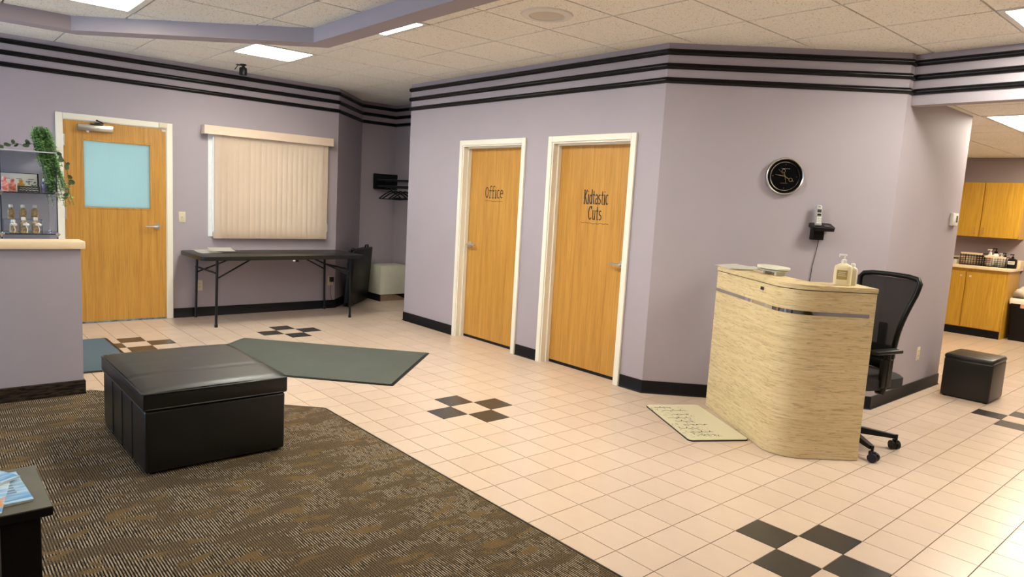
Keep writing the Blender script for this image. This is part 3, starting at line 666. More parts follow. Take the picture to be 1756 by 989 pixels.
# coat rack with hangers
t = thing('coat_rack', 'black wall coat rack in the alcove', 'coat rack', (-7.20, 2.45, 1.52))
obj('end_bracket', B().box(-.025, .0, -.385, 0, .0, .215, .012), M_blackpl, t)
for yy, zz in ((-.33, .045), (-.33, .125), (-.20, .125), (-.07, .125)): obj('rod', B().cyl((0, yy, zz), (1.60, yy, zz), .011, 10), M_blackmet, t)
obj('hanger_rail', B().box(0, 1.6, -.20, -.17, .02, .06, .004), M_blackmet, t)
obj('end_bracket', B().box(1.60, 1.625, -.385, 0, .0, .215, .012), M_blackpl, t)
def hanger(x, rz, label):
    h = thing('coat_hanger', label, 'coat hanger', (x, 2.265, 1.585), rz, 'hangers on the alcove coat rack')
    obj('hook', B().tube([(0, .012*math.cos(a)-.0, -.002+.018*math.sin(a)-.02) for a in [math.radians(-60+k*25) for k in range(11)]] + [(0, 0, -.055), (0, 0, -.085)], .0022, 6), M_chrome, h)
    obj('shoulders', B().tube([(0, -.20, -.19), (0, -.10, -.125), (0, 0, -.08), (0, .10, -.125), (0, .165, -.17)], .0095, 8), M_blackpl, h)
    obj('bar', B().tube([(0, -.20, -.19), (0, -.09, -.195), (0, .165, -.17)], .0075, 8), M_blackpl, h)
    return h
for x, r, l in ((-7.06, .10, 'leftmost black hanger on the alcove rack'), (-6.94, -.06, 'second black hanger on the alcove rack'), (-6.82, .12, 'third black hanger on the alcove rack'), (-6.70, -.08, 'rightmost black hanger on the alcove rack')): hanger(x, r, l)

# ------------------------------------------------------------------ rugs
def rug(name, label, cx, cy, L_, Wd, rz, mat):
    t = thing(name, label, 'mat', (cx, cy, 0), rz)
    obj('border', B().prism(rrect(-L_/2, L_/2, -Wd/2, Wd/2, .012, 2), .0005, .006), M_blackpl, t)
    obj('pile', B().prism(rrect(-L_/2+.022, L_/2-.022, -Wd/2+.022, Wd/2-.022, .01, 2), .006, .0095, .002, 1), mat, t)
rug('entry_mat', 'grey entrance mat lying diagonally behind the leather ottoman', (-3.879-4.444)/2, (.815-1.311)/2, 1.83, 1.195, math.atan2(1.229, 1.355), M_rug)
rug('entry_mat', 'blue-grey entrance mat in front of the exit door', -5.125, -2.08, 1.25, 1.18, 0, M_rugb)

# ------------------------------------------------------------------ leather ottoman
t = thing('ottoman', 'large black leather storage ottoman on the carpet', 'ottoman', (-2.70, -1.645, .008))
X, Y = .470, .362
obj('body', B().box(-X+.008, X-.008, -Y+.008, Y-.008, .012, .330, .014, 3), M_leather, t)
b = B(); n1, n2 = 36, 24; 
def topz(u, v):
    e = max(0, 1-(1-abs(u))/.10)**2*.010 + max(0, 1-(1-abs(v))/.12)**2*.010 + .010*(u*u+v*v)/2
    g = sum(math.exp(-((u-s0)*X/.007)**2) for s0 in (-.30, .34))*.006
    return .440-e-g
vs = [((-1+2*i/n1)*(X-.004), (-1+2*j/n2)*(Y-.004), topz(-1+2*i/n1, -1+2*j/n2)) for j in range(n2+1) for i in range(n1+1)]
fs = [(j*(n1+1)+i, j*(n1+1)+i+1, (j+1)*(n1+1)+i+1, (j+1)*(n1+1)+i) for j in range(n2) for i in range(n1)]
b.faces(vs, fs); obj('lid_top', b, M_leather, t, 60)
obj('lid', B().box(-X, X, -Y, Y, 0.336, .418, .007, 2), M_leather, t)
rr = rrect(-X, X, -Y, Y, .02, 4)
obj('piping', B().tube([(x, y, .416) for x, y in rr], .0055, 8, True), M_leather, t); obj('seam', B().tube([(x*.997, y*.997, .338) for x, y in rr], .0040, 8, True), M_thread, t)
for xx in (-.22, 0, .22): obj('side_seam', B().tube([(xx, -Y+.007, .02), (xx, -Y+.007, .33)], .0025, 6), M_leather, t)
for sx in (-1, 1):
    for sy in (-1, 1): obj('foot', B().cyl((sx*.42, sy*.31, 0), (sx*.42, sy*.31, .015), .02, 10), M_blackpl, t)
# cube ottoman by the kitchen
t = thing('cube_ottoman', 'small black leather cube stool at the end of the right wall', 'stool', (-.375, 4.075, 0))
obj('body', B().box(-.182, .182, -.198, .198, .006, .335, .016, 3), M_leather, t)
b = B(); b.box(-.184, .184, -.20, .20, .325, .372, .022, 4); obj('cushion', b, M_leather, t)
for sx in (-1, 1):
    for sy in (-1, 1): obj('foot', B().cyl((sx*.15, sy*.16, 0), (sx*.15, sy*.16, .008), .015, 8), M_blackpl, t)

# ------------------------------------------------------------------ coffee table with magazines
t = thing('coffee_table', 'low black table with a grey top at the bottom left corner, holding magazines', 'table', (-1.255, -2.96, .008))
tt_ = obj('tabletop', B().box(-.195, .195, -.43, .43, .412, .4405, .002, 1), M_blackpl, t); obj('top_sheet', B().box(-.193, .193, -.428, .428, .4405, .442), simple('grey_olive_top', L3(.17, .165, .13), L3(.12, .115, .09), rough=.3, nscale=6), tt_)
for y0, y1 in ((.30, .402), (-.402, -.30)): obj('leg_panel', B().box(-.175, .160, y0, y1, 0, .412, .003, 1), M_blackpl, t)
obj('stretcher', B().box(-.02, .02, -.30, .30, .06, .14), M_blackpl, t)
def mk_cover(name, seed, warm):
    m = NT(name); f = m.noise(m.co((2, 14, 1)), 1.4, 4, .6, .6); g = m.noise(m.co((1, 1, 1)), 9+seed, 3)
    a = m.ramp(f, [(.32, L3(.80, .85, .88)), (.45, L3(.45, .66, .85)), (.58, L3(.13, .36, .68)), (.75, L3(.62, .78, .88))])
    if warm: a = m.mix(m.ramp(g, [(.52, L3(0, 0, 0)), (.60, L3(1, 1, 1))]), a, L3(.75, .36, .16))
    m.set(base=a, rough=.25); return m.m
def magazine(label, loc, rz, w_, h_, seed, warm):
    t = thing('magazine', label, 'magazine', loc, rz, 'magazines on the black table')
    obj('pages', B().box(-w_/2+.002, w_/2-.002, -h_/2+.002, h_/2-.002, 0, .006), M_paper, t)
    cv = obj('cover', B().box(-w_/2, w_/2, -h_/2, h_/2, .006, .0072).box(-w_/2, w_/2, -h_/2-.0005, -h_/2+.0005, 0, .0065), mk_cover('glossy_cover', seed, warm), t)
    b = B()
    for k in range(4): b.box(-w_/2+.03, -w_/2+.075+.01*(k % 2), -.02+k*.022, -.012+k*.022, .0072, .0075)
    obj('print', b, simple('cover_print', L3(.10, .16, .25), rough=.4), cv)
magazine('blue and white magazine lying open on the black table', (-1.255, -2.685, .4505), math.radians(-86), .21, .27, 1, False)
magazine('magazine with an orange picture over the blue one on the black table', (-1.19, -2.735, .458), math.radians(-100), .20, .25, 3, True)
magazine('blue magazine at the back of the black table', (-1.365, -2.735, .4665), math.radians(-60), .20, .25, 6, False)

# ------------------------------------------------------------------ reception desk
def arc(c, r, a0, a1, n): return [(c[0]+r*math.cos(math.radians(a0+(a1-a0)*k/n)), c[1]+r*math.sin(math.radians(a0+(a1-a0)*k/n))) for k in range(n+1)]
DC = Vector((-.598, 1.068)); DA = math.atan2(1.683-1.068, -1.469+.598)      # outer corner; direction of the left arm
d1 = Vector((math.cos(DA), math.sin(DA))); DB = math.atan2(1.479-1.068, -.266+.598); d2 = Vector((math.cos(DB), math.sin(DB)))
Ll, Lr, R = 1.066, .530, .20
def desk_path(off, ext=0):
    """outer line offset inward by off, from left end to right end, rounded corner"""
    n1 = Vector((d1.y, -d1.x)); n2 = Vector((-d2.y, d2.x))      # inward normals
    den = d1.x*d2.y-d1.y*d2.x
    c = DC + (n1+n2)*off/(1+n1.dot(n2)); r = max(.02, R-off)
    half = math.acos(max(-1, min(1, d1.dot(d2))))/2; tl = r/math.tan(half)
    p = [DC+d1*(Ll+ext)+n1*off]; a = c+d1*tl; e = c+d2*tl; cen = c+(d1+d2).normalized()*(r/math.sin(half))
    a0 = math.atan2((a-cen).y, (a-cen).x); a1 = math.atan2((e-cen).y, (e-cen).x)
    while a1 < a0: a1 += 2*PI
    if a1-a0 > PI: a1 -= 2*PI
    for k in range(17): q = a0+(a1-a0)*k/16; p.append(cen+Vector((math.cos(q), math.sin(q)))*r)
    p.append(DC+d2*(Lr+ext)+n2*off); return [(v.x, v.y) for v in p]
DL = (-.75, 1.50, 0)
t = thing('reception_desk', 'L-shaped stone-patterned reception desk with a rounded corner', 'desk', DL); DM = W(DL)
out, inn = desk_path(0), desk_path(.035)
obj('front_panel', B(DM).prism(out+inn[::-1], .004, 1.0285), M_desk, t, 40)
v1, v2 = desk_path(.004, -.003), desk_path(.03, -.003); obj('reveal', B(DM).prism(v1+v2[::-1], 1.0285, 1.034), simple('reveal_shadow_gap', L3(.10, .07, .04), rough=.8), t, 40)
o2, i2 = desk_path(-.004, .003), desk_path(.24, .003)
obj('ledge', B(DM).prism(o2+i2[::-1], 1.034, 1.062, .003, 1), M_desk, t, 40)
# side panels closing the ledge, worktop inside
n1 = Vector((d1.y, -d1.x)); n2 = Vector((-d2.y, d2.x))
p = DC+d1*Ll; q = [p+n1*.035, p+n1*.24, p+n1*.24-d1*.025, p+n1*.035-d1*.025]; obj('side_panel', B(DM).prism([(v.x, v.y) for v in q], .004, 1.034), M_desk, t, 0)
p = DC+d2*Lr; q = [p+n2*.035, p+n2*.24, p+n2*.24-d2*.025, p+n2*.035-d2*.025]; obj('side_panel', B(DM).prism([(v.x, v.y) for v in q], .004, 1.034), M_desk, t, 0)
w1, w2 = desk_path(.036, -.03), desk_path(.50, -.03); obj('worktop', B(DM).prism(w1+w2[::-1], .70, .73), M_desk, t, 0)
s1, s2 = desk_path(-.0025), desk_path(.002)
obj('chrome_strip', B(DM).prism((s1[:-1]+[((s1[-2][0]+s1[-1][0]*9)/10, (s1[-2][1]+s1[-1][1]*9)/10)])+s2[-2::-1], .884, .906), M_chrome, t, 40)
# lock on the front
v = DC+d1*.34; u = v-n1*.001; obj('lock', B(DM).prism([((u+d1*a+n1*c).x, (u+d1*a+n1*c).y) for a, c in ((-.018, 0), (.018, 0), (.018, -.005), (-.018, -.005))], .985, 1.005), M_ink, t)
# things on the ledge
def on_ledge(s, arm, off, z=1.062):
    v = (DC+d1*s+n1*off) if arm == 1 else (DC+d2*s+n2*off); return (v.x, v.y, z)
for lab, s, off, rz in (('white paper hanging over the left end of the reception desk', 1.02, .12, DA+.2), ('creased white paper beside it on the reception desk ledge', .91, .11, DA-.35)):
    o = thing('paper_sheet', lab, 'paper', on_ledge(s, 1, off, 1.0625 if s > .9 else 1.074), rz, 'papers on the reception desk'); b = B(); n = 10
    vs = [(-.14+.28*i/n, -.10+.20*j/4, .0015+.005*max(0, math.sin(i*.7+j*.4))+.0035*(4-j)) for j in range(5) for i in range(n+1)]
    b.faces(vs, [(j*(n+1)+i, j*(n+1)+i+1, (j+1)*(n+1)+i+1, (j+1)*(n+1)+i) for j in range(4) for i in range(n)]); bmesh.ops.solidify(b.bm, geom=b.bm.faces[:], thickness=.001); obj('sheet', b, M_paper, o, 60)
t = thing('oval_tray', 'cream oval board propped on a small block on the reception desk', 'tray', on_ledge(.62, 1, .20), DA)
obj('board', B().prism([(.165*math.cos(a), .085*math.sin(a)) for a in [2*PI*k/32 for k in range(32)]], .040, .056, .004, 2), M_boxw, t); obj('under_board', B().prism([(.14*math.cos(a), .07*math.sin(a)) for a in [2*PI*k/24 for k in range(24)]], .026, .034), M_boxw, t)
obj('block', B().box(-.105, -.075, -.03, .03, 0, .041, .002, 1), M_boxw, t); obj('block', B().box(.06, .09, -.03, .03, 0, .041, .002, 1), M_boxw, t)
def bottle(name, label, loc, w_, d_, h_, mat, pump=True, labelmat=None, rz=0, group=None, pumpmat=None):
    t = thing(name, label, 'bottle', loc, rz, group); b = B()
    prof = [(0.86, 0), (1, .04), (1, .78), (.93, .88), (.55, .96), (.34, 1.0)]; n = 24; vs = []; fs = []
    for s_, hh in prof:
        for k in range(n):
            a = 2*PI*k/n; c_, s2_ = math.cos(a), math.sin(a); ex = .45
            vs.append((s_*w_/2*math.copysign(abs(c_)**ex, c_), s_*d_/2*math.copysign(abs(s2_)**ex, s2_), hh*h_))
    for i in range(len(prof)-1):
        for k in range(n): fs.append((i*n+k, i*n+(k+1) % n, (i+1)*n+(k+1) % n, (i+1)*n+k))
    fs += [tuple(range(n-1, -1, -1)), tuple(range((len(prof)-1)*n, len(prof)*n))]
    b.faces(vs, fs); obj('body', b, mat, t, 40); pm = pumpmat or M_white; k = h_/.15
    obj('collar', B().lathe([(.017*k, h_-.002), (.017*k, h_+.022*k), (.009*k, h_+.026*k), (.001, h_+.026*k)], n=14), pm, t)
    if pump: obj('pump', B().cyl((0, 0, h_+.02*k), (0, 0, h_+.05*k), .005*k, 8).box(-.034*k, .014*k, -.009*k, .009*k, h_+.048*k, h_+.06*k, .003*k).cyl((-.031*k, 0, h_+.05*k), (-.031*k, 0, h_+.04*k), .004*k, 6), pm, t)
    if labelmat:
        lb = obj('label', B().box(-w_*.30, w_*.30, -d_/2-.0012, -d_/2+.001, h_*.28, h_*.70), labelmat, t)
        b = B()
        for q, (x0, x1) in enumerate(((-.18, .20), (-.22, .16), (-.24, .24))): b.box(w_*x0, w_*x1, -d_/2-.0018, -d_/2-.001, h_*(.60-.08*q), h_*(.62-.08*q))
        obj('label_print', b, M_white, lb)
    return t
M_soap = simple('cream_soap_plastic', L3(.80, .68, .44), L3(.76, .64, .41), rough=.35)
M_gold = simple('gold_label', L3(.42, .29, .08), L3(.36, .25, .07), rough=.35)
x, y, z = on_ledge(.36, 2, .10); fz = math.atan2(CAMP.y-y, CAMP.x-x)+PI/2
bottle('pump_bottle', 'large cream pump bottle with a gold label on the reception desk', (x, y, z), .098, .062, .135, M_soap, True, M_gold, fz-.12)
bottle('pump_bottle', 'slim clear-white bottle behind the cream pump bottle', (x+.020, y+.085, z), .056, .05, .115, simple('pale_bottle', L3(.80, .74, .58), rough=.3), False, None, fz)

# desk mat (print drawn as dark strokes)
def mk_mat():
    m = NT('printed_mat'); v = m.co(); sep = m.n('ShaderNodeSeparateXYZ'); m.l(v, sep.inputs[0])
    f = m.noise(m.co((34, 90, 1)), 1, 3, .6, 1.2); g = m.noise(m.co((5, 7, 1)), 1, 2)
    inkm = m.math('MULTIPLY', m.ramp(f, [(.38, L3(1, 1, 1)), (.42, L3(0, 0, 0))]), m.ramp(g, [(.44, L3(0, 0, 0)), (.50, L3(1, 1, 1))]))
    lim = m.math('MULTIPLY', m.math('LESS_THAN', sep.outputs['Y'], .06), m.math('LESS_THAN', m.math('ABSOLUTE', sep.outputs['X']), .33))
    m.set(base=m.mix(m.math('MULTIPLY', inkm, lim), L3(.66, .60, .42), L3(.05, .045, .03)), rough=.5); return m.m
A_ = Vector((-1.053, .869)); Bv = Vector((-1.706, 1.258)); dv = (A_-Bv).normalized(); nv = Vector((-dv.y, dv.x)); cm = (A_+Bv)/2+nv*.207
t = thing('floor_mat', 'cream mat with black floral print in front of the reception desk', 'mat', (cm.x, cm.y, 0), math.atan2(dv.y, dv.x))
obj('backing', B().prism(rrect(-.382, .382, -.209, .209, .03), .0005, .008), M_blackpl, t); obj('surface', B().prism(rrect(-.379, .379, -.206, .206, .028), .008, .012, .002, 1), mk_mat(), t)
# drawn stems and leaves on the mat
b = B()
for k in range(9):
    x0 = -.30+.075*k+random.uniform(-.015, .015); y0 = -.17+.03*(k % 3); pts = [(x0+.01*math.sin(s*3+k), y0+.022*s*(1+.3*(k % 2)), .0122) for s in range(7)]
    b.tube(pts, .0013, 4)
    for s in (2, 3, 5):
        px_, py_ = pts[s][0], pts[s][1]; sg = 1 if (s+k) % 2 else -1
        b.faces([(px_, py_, .0124), (px_+sg*.014, py_+.004, .0124), (px_+sg*.026, py_+.014, .0124), (px_+sg*.010, py_+.012, .0124)], [(0, 1, 2, 3)])
obj('print', b, M_ink, t, 0)

# ------------------------------------------------------------------ clock and phone on the angled wall
def cw(s, z): return (-1.962+s*.70711, 1.53+s*.70711, z)
t = thing('wall_clock', 'round black clock with scissor-shaped hands on the angled wall', 'clock', cw(.935, 1.757), PI/4)
obj('case', B().lathe([(.134, 0), (.139, -.006), (.139, -.034), (.134, -.04), (.128, -.036), (.126, -.02), (.001, -.02)], n=48, ax='y'), M_steel, t)
obj('dial', B().lathe([(.1275, -.018), (.1275, -.026), (.103, -.028), (.103, -.024), (.001, -.024)], n=48, ax='y'), simple('black_dial', L3(.004, .004, .0045), rough=.8, spec=.03), t)
obj('ring', B().tube([(.106*math.cos(2*PI*k/48), -.027, .106*math.sin(2*PI*k/48)) for k in range(48)], .0034, 6, True), M_chrome, t)
for a in range(4): obj('hour_marker', B().cyl((.088*math.sin(a*PI/2), -.0245, .088*math.cos(a*PI/2)), (.088*math.sin(a*PI/2), -.0265, .088*math.cos(a*PI/2)), .004, 8), M_chrome, t)
def ring(c, r, n=14): return [(c[0]+r*math.cos(2*PI*k/n), -.029, c[1]+r*math.sin(2*PI*k/n)) for k in range(n)]
M_goldm = simple('brass_hands', L3(.72, .58, .34), rough=.3, metal=1)
obj('minute_hand', B().tube([(0, -.029, 0), (-.072, -.029, .010)], [.0032, .0012], 6).tube([(0, -.029, 0), (.030, -.029, -.018)], .0020, 6).tube(ring((.044, -.024), .0125), .002, 6, True).tube([(.055, -.029, -.029), (.067, -.029, -.036)], .0018, 6), M_goldm, t)
obj('hour_hand', B().tube([(0, -.0315, 0), (.010, -.0315, -.052)], [.0034, .0012], 6).tube([(0, -.0315, 0), (-.008, -.0315, .028)], .002, 6).tube(ring((-.013, .040), .0125), .002, 6, True), M_goldm, t)
obj('second_hand', B().tube([(.02, -.0335, -.018), (-.052, -.0335, .050)], .0009, 5), M_goldm, t); obj('pivot', B().cyl((0, -.024, 0), (0, -.036, 0), .004, 10), M_goldm, t)
b = B(); b.tube([(-.030+.0045*k, -.0247, .057+.0028*math.sin(k*2.1)) for k in range(15)], .0009, 4); b.tube([(-.028, -.0247, -.052), (.026, -.0247, -.051)], .0008, 4); obj('dial_print', b, M_steel, t)

t = thing('cordless_phone', 'silver cordless phone on a black wall cradle', 'phone', cw(1.235, 1.42), PI/4)
obj('cradle', B(Matrix.Rotation(math.radians(17), 4, 'X')).prism(rrect(-.082, .082, -.125, -.002, .022), -.022, .004, .006, 2), M_blackpl, t)
obj('wall_bracket', B().prism([(-.062, -.001), (.03, -.001), (.022, -.06), (-.055, -.06)], -.125, -.02), M_blackpl, t)
hs = obj('handset', B(Matrix.Translation((-.032, -.07, -.018)) @ Matrix.Rotation(math.radians(-9), 4, 'X')).box(-.0235, .0235, -.013, .013, 0, .155, .007, 3), simple('silver_plastic', L3(.40, .40, .36), L3(.36, .36, .33), rough=.3), t)
HM = Matrix.Translation((-.032, -.07, -.018)) @ Matrix.Rotation(math.radians(-9), 4, 'X')
obj('screen', B(HM).box(-.015, .015, -.0145, -.012, .098, .122), M_ink, hs); obj('earpiece', B(HM).box(-.008, .008, -.0145, -.012, .138, .143), M_ink, hs); obj('function_keys', B(HM).box(-.014, .014, -.0145, -.012, .074, .09, .003), M_blackpl, hs)
for i in range(3):
    for j in range(4): obj('key', B(HM).box(-.0165+i*.0115, -.007+i*.0115, -.0147, -.012, .016+j*.0135, .025+j*.0135, .001, 1), M_white, hs)
obj('button_pad', B(Matrix.Rotation(math.radians(17), 4, 'X')).prism(rrect(.005, .05, -.10, -.06, .012), .004, .007), simple('dark_chrome', L3(.12, .12, .12), rough=.2, metal=1), t)
obj('cord', B().tube([(.0, -.03, -.12), (.002, -.012, -.16), (-.006, -.008, -.24), (-.020, -.008, -.33), (-.026, -.008, -.45), (-.026, -.010, -.62)], .0024, 6), M_blackpl, t)

# ------------------------------------------------------------------ office chair
CX, CY, FA = -.474, 1.745, math.radians(-105)
t = thing('office_chair', 'black mesh-back office chair behind the reception desk', 'chair', (CX, CY, 0), FA)
base_a = math.radians(-36)-FA
obj('hub', B().lathe([(.045, .085), (.05, .10), (.05, .15), (.035, .165), (.001, .165)], n=18), M_blackpl, t)
for k in range(5):
    a = base_a+k*2*PI/5; Mk = Matrix.Rotation(a, 4, 'Z')
    b = B(Mk); vs = [(.03, -.028, .09), (.03, .028, .09), (.03, .024, .135), (.03, -.024, .135), (.315, -.016, .075), (.315, .016, .075), (.315, .013, .098), (.315, -.013, .098)]
    b.faces(vs, [(0, 1, 2, 3), (7, 6, 5, 4), (0, 4, 5, 1), (1, 5, 6, 2), (2, 6, 7, 3), (3, 7, 4, 0)]); lg = obj('leg', b, M_blackpl, t)
    b = B(Mk @ Matrix.Translation((.323, 0, 0)) @ Matrix.Rotation(.6+k*1.3, 4, 'Z')); b.cyl((0, 0, .05), (0, 0, .10), .009, 8); b.box(-.018, .025, -.012, .012, .04, .066, .006)
    for sg in (-1, 1): b.cyl((.012, sg*.006, .0285), (.012, sg*.027, .0285), .0285, 16)
    obj('caster', b, M_blackpl, lg)
obj('gas_lift', B().cyl((0, 0, .15), (0, 0, .42), .025, 14), M_blackmet, t)
obj('mechanism', B().box(-.12, .10, -.09, .09, .385, .43, .01), M_blackmet, t)
b = B(); n = 14
def seatz(u, v): return .505 + .012*(1-u*u)*(1-v*v) - .05*max(0, (u-.6)/.4)**2 - .018*max(0, (abs(v)-.7)/.3)**2
P_ = []
for j in range(n+1):
    for i in range(n+1):
        u, v_ = -1+2*i/n, -1+2*j/n; sx = .235*u; sy = .245*v_*(1-.12*max(0, u)**2); k = 1-.06*(u*u*v_*v_); P_.append((sx*k+.02, sy*k, seatz(u, v_)))
P2 = [(x, y, .425) for x, y, z in P_]
N = (n+1)**2; fs = [(j*(n+1)+i, j*(n+1)+i+1, (j+1)*(n+1)+i+1, (j+1)*(n+1)+i) for j in range(n) for i in range(n)]; fs2 = [tuple(N+q for q in f[::-1]) for f in fs]
edge = [i for i in range(n+1)]+[(j)*(n+1)+n for j in range(1, n+1)]+[n*(n+1)+i for i in range(n-1, -1, -1)]+[j*(n+1) for j in range(n-1, 0, -1)]
fs3 = [(edge[k], N+edge[k], N+edge[(k+1) % len(edge)], edge[(k+1) % len(edge)]) for k in range(len(edge))]
b.faces(P_+P2, fs+fs2+fs3); obj('seat', b, simple('black_seat_fabric', L3(.014, .013, .014), L3(.022, .02, .021), rough=.85, nscale=200), t, 50)
# backrest: outline wide at the top, narrow waist; bulges towards the sitter
def bx(z): q = (z-.56)/.57; return -.235 + .035*math.sin(PI*min(1, q*1.25)) - .085*max(0, q-.35)**1.3
def bw(z):
    q = (z-.56)/.57; return 0.115+.098*min(1, max(0, (q-.05)/.85))**.8
prof = []
zs = [.56+.555*k/16 for k in range(17)]
side = [(bx(z)-.02*0, bw(z), z) for z in zs]; rtop = []
outl = [(x, w_, z) for x, w_, z in side[:-1]] + [(bx(1.125), bw(1.1)*.90, 1.108), (bx(1.12), bw(1.1)*.6, 1.118), (bx(1.12), 0, 1.121), (bx(1.12), -bw(1.1)*.6, 1.118), (bx(1.125), -bw(1.1)*.90, 1.108)] + [(x, -w_, z) for x, w_, z in side[:-1][::-1]]
obj('back_frame', B().tube(outl+[(bx(.56), -.06, .55), (bx(.56), .06, .55)], .0165, 10, True), M_blackpl, t, 60)
b = B(); m_ = 10; rows = zs[:-1]+[1.10]; vs = []
for z in rows:
    wv = bw(z)*(.985 if z < 1.1 else .93)
    for k in range(m_+1): u = -1+2*k/m_; vs.append((bx(z)-.03*(1-u*u)+.0, wv*u, z))
fs = [(r_*(m_+1)+k, r_*(m_+1)+k+1, (r_+1)*(m_+1)+k+1, (r_+1)*(m_+1)+k) for r_ in range(len(rows)-1) for k in range(m_)]
b.faces(vs, fs); obj('back_mesh', b, M_meshfab, t, 60)
obj('lumbar_support', B().box(-.275, -.250, -.115, .115, .575, .66, .01).box(-.285, -.265, -.03, .03, .60, .80, .008), M_blackpl, t)
obj('back_bracket', B().tube([(-.08, 0, .405), (-.20, 0, .405), (-.275, 0, .45), (-.285, 0, .60)], [.03, .032, .03, .024], 10).box(-.30, -.20, -.075, .075, .505, .575, .02), M_blackpl, t)
for sg in (-1, 1):
    ar = obj('armrest', B().tube([(.0, sg*.20, .41), (.0, sg*.235, .41), (.005, sg*.245, .46), (.0, sg*.245, .66)], [.02, .022, .024, .022], 10).box(-.045, .045, sg*.245-.018, sg*.245+.018, .44, .62, .012), M_blackpl, t)
    obj('arm_pad', B().box(-.10, .15, sg*.245-.036, sg*.245+.036, .655, .680, .01, 3), M_blackpl, ar)

# ------------------------------------------------------------------ kitchen
t = thing('base_cabinet', 'oak base cabinet with two doors in the kitchen', 'cabinet', (-1.60, 8.0, 0))
obj('body', B().box(-.92, .465, .02, .57, .10, .905), M_oak2, t, 0)
obj('toe_kick', B().box(-.92, .462, .012, .03, .0, .10), M_base, t, 0); obj('end_panel', B().box(.465, .478, .015, .57, .0, .905), M_oak2, t, 0)
for x0, x1, hx in ((-.46, -.008, -.055), (.006, .462, .055), (-.915, -.467, -.5)):
    d = obj('door', B().box(x0, x1, .0, .02, .108, .862, .004, 1), M_oak2, t); obj('knob', B().lathe([(.006, .0), (.006, -.012), (.014, -.018), (.014, -.026), (.001, -.03)], (hx, 0, .80), 14, 'y'), M_cream, d)
o = thing('countertop', 'cream kitchen countertop on the oak base cabinet', 'countertop', (-1.6, 8.0, .905))
obj('slab', B().box(-.92, .50, -.025, .598, 0, .038, .004), M_sill, o); obj('backsplash', B().box(-.92, .50, .575, .598, .038, .14, .004), M_sill, o); obj('end_splash', B().box(.478, .50, .40, .575, .038, .135, .003), M_sill, o)
t = thing('wall_cabinet', 'oak wall cabinet with two doors above the countertop', 'cabinet', (-1.60, 8.3, 1.33))
obj('body', B().box(-.92, .455, .02, .298, 0, .745), M_oak2, t, 0)
for x0, x1, hx in ((-.46, -.006, -.05), (.006, .452, .05), (-.915, -.467, -.51)):
    d = obj('door', B().box(x0, x1, 0, .02, .003, .742, .004, 1), M_oak2, t)
    obj('pull', B().tube([(hx, -.002, .045), (hx, -.025, .055), (hx, -.025, .115), (hx, -.002, .125)], .0045, 8), M_goldm, d)
# wire baskets
def basket(label, x0, x1, y0, y1, z0, h):
    t = thing('wire_basket', label, 'basket', ((x0+x1)/2, (y0+y1)/2, z0)); a, c = (x1-x0)/2, (y1-y0)/2
    b = B()
    for z in (.006, h): b.tube([(-a, -c, z), (a, -c, z), (a, c, z), (-a, c, z)], .0055, 6, True)
    for sx in (-1, 1):
        for sy in (-1, 1): b.cyl((sx*a, sy*c, 0), (sx*a, sy*c, h), .006, 6)
    obj('frame', b, M_blackmet, t); b = B(); nn = max(4, int((x1-x0)/.03))
    for k in range(1, nn):
        x = -a+2*a*k/nn
        for y in (-c, c): b.cyl((x, y, 0), (x, y, h), .0022, 5)
    for k in range(1, 5):
        z = h*k/5
        for y in (-c, c): b.cyl((-a, y, z), (a, y, z), .0022, 5)
    for k in range(1, 5):
        for x in (-a, a): b.cyl((x, -c, h*k/5), (x, c, h*k/5), .0022, 5)
    obj('mesh', b, M_blackmet, t)
    obj('rim_band', B().box(-a, a, -c-.008, -c+.004, h-.012, h+.012, .003), M_sill, t); obj('tray', B().box(-a+.004, a-.004, -c+.004, c-.004, .002, .007), M_blackmet, t)
    return t
ZT = .9435
basket('long black wire basket with a peach rim on the kitchen counter', -1.735, -1.475, 8.14, 8.36, ZT, .16)
basket('short black wire basket holding bottles on the kitchen counter', -1.455, -1.205, 8.14, 8.32, ZT, .135)
basket('dark wire basket behind the long one on the kitchen counter', -1.60, -1.475, 8.375, 8.50, ZT, .15)
M_pinkb = simple('pink_bottle', L3(.75, .55, .52), L3(.55, .25, .25), rough=.35, nscale=30); M_clearb = simple('pale_lotion', L3(.78, .73, .66), L3(.70, .64, .58), rough=.3)
gB = 'bottles in the kitchen'
bottle('pump_bottle', 'tall white bottle with a pink label in the short wire basket', (-1.405, 8.20, ZT+.008), .075, .06, .16, M_clearb, True, M_pinkb, 0, gB)
bottle('pump_bottle', 'white bottle with a black pump at the back of the wire basket', (-1.36, 8.268, ZT+.008), .075, .055, .175, M_white, True, None, .4, gB, M_blackpl)
bottle('pump_bottle', 'pale lotion bottle with a white pump at the right of the wire basket', (-1.275, 8.20, ZT+.008), .07, .06, .13, M_clearb, True, None, .3, gB)
bottle('pump_bottle', 'pale grey bottle with a black pump beside the black bottle', (-1.25, 8.268, ZT+.008), .065, .055, .135, M_clearb, True, None, -.3, gB, M_blackpl)
hb = bottle('pump_bottle', 'black pump bottle lettered HERO on the kitchen counter', (-1.148, 8.20, ZT), .105, .075, .135, M_blackpl, True, None, 0, gB, M_blackpl)
lb = obj('label', B().box(-.04, .036, -.0395, -.036, .055, .098), M_white, hb); text_mesh('lettering', 'HERO', .032, M_ink, lb, Matrix.Translation((-.002, -.0398, .066)) @ Matrix.Rotation(PI/2, 4, 'X'), .75)
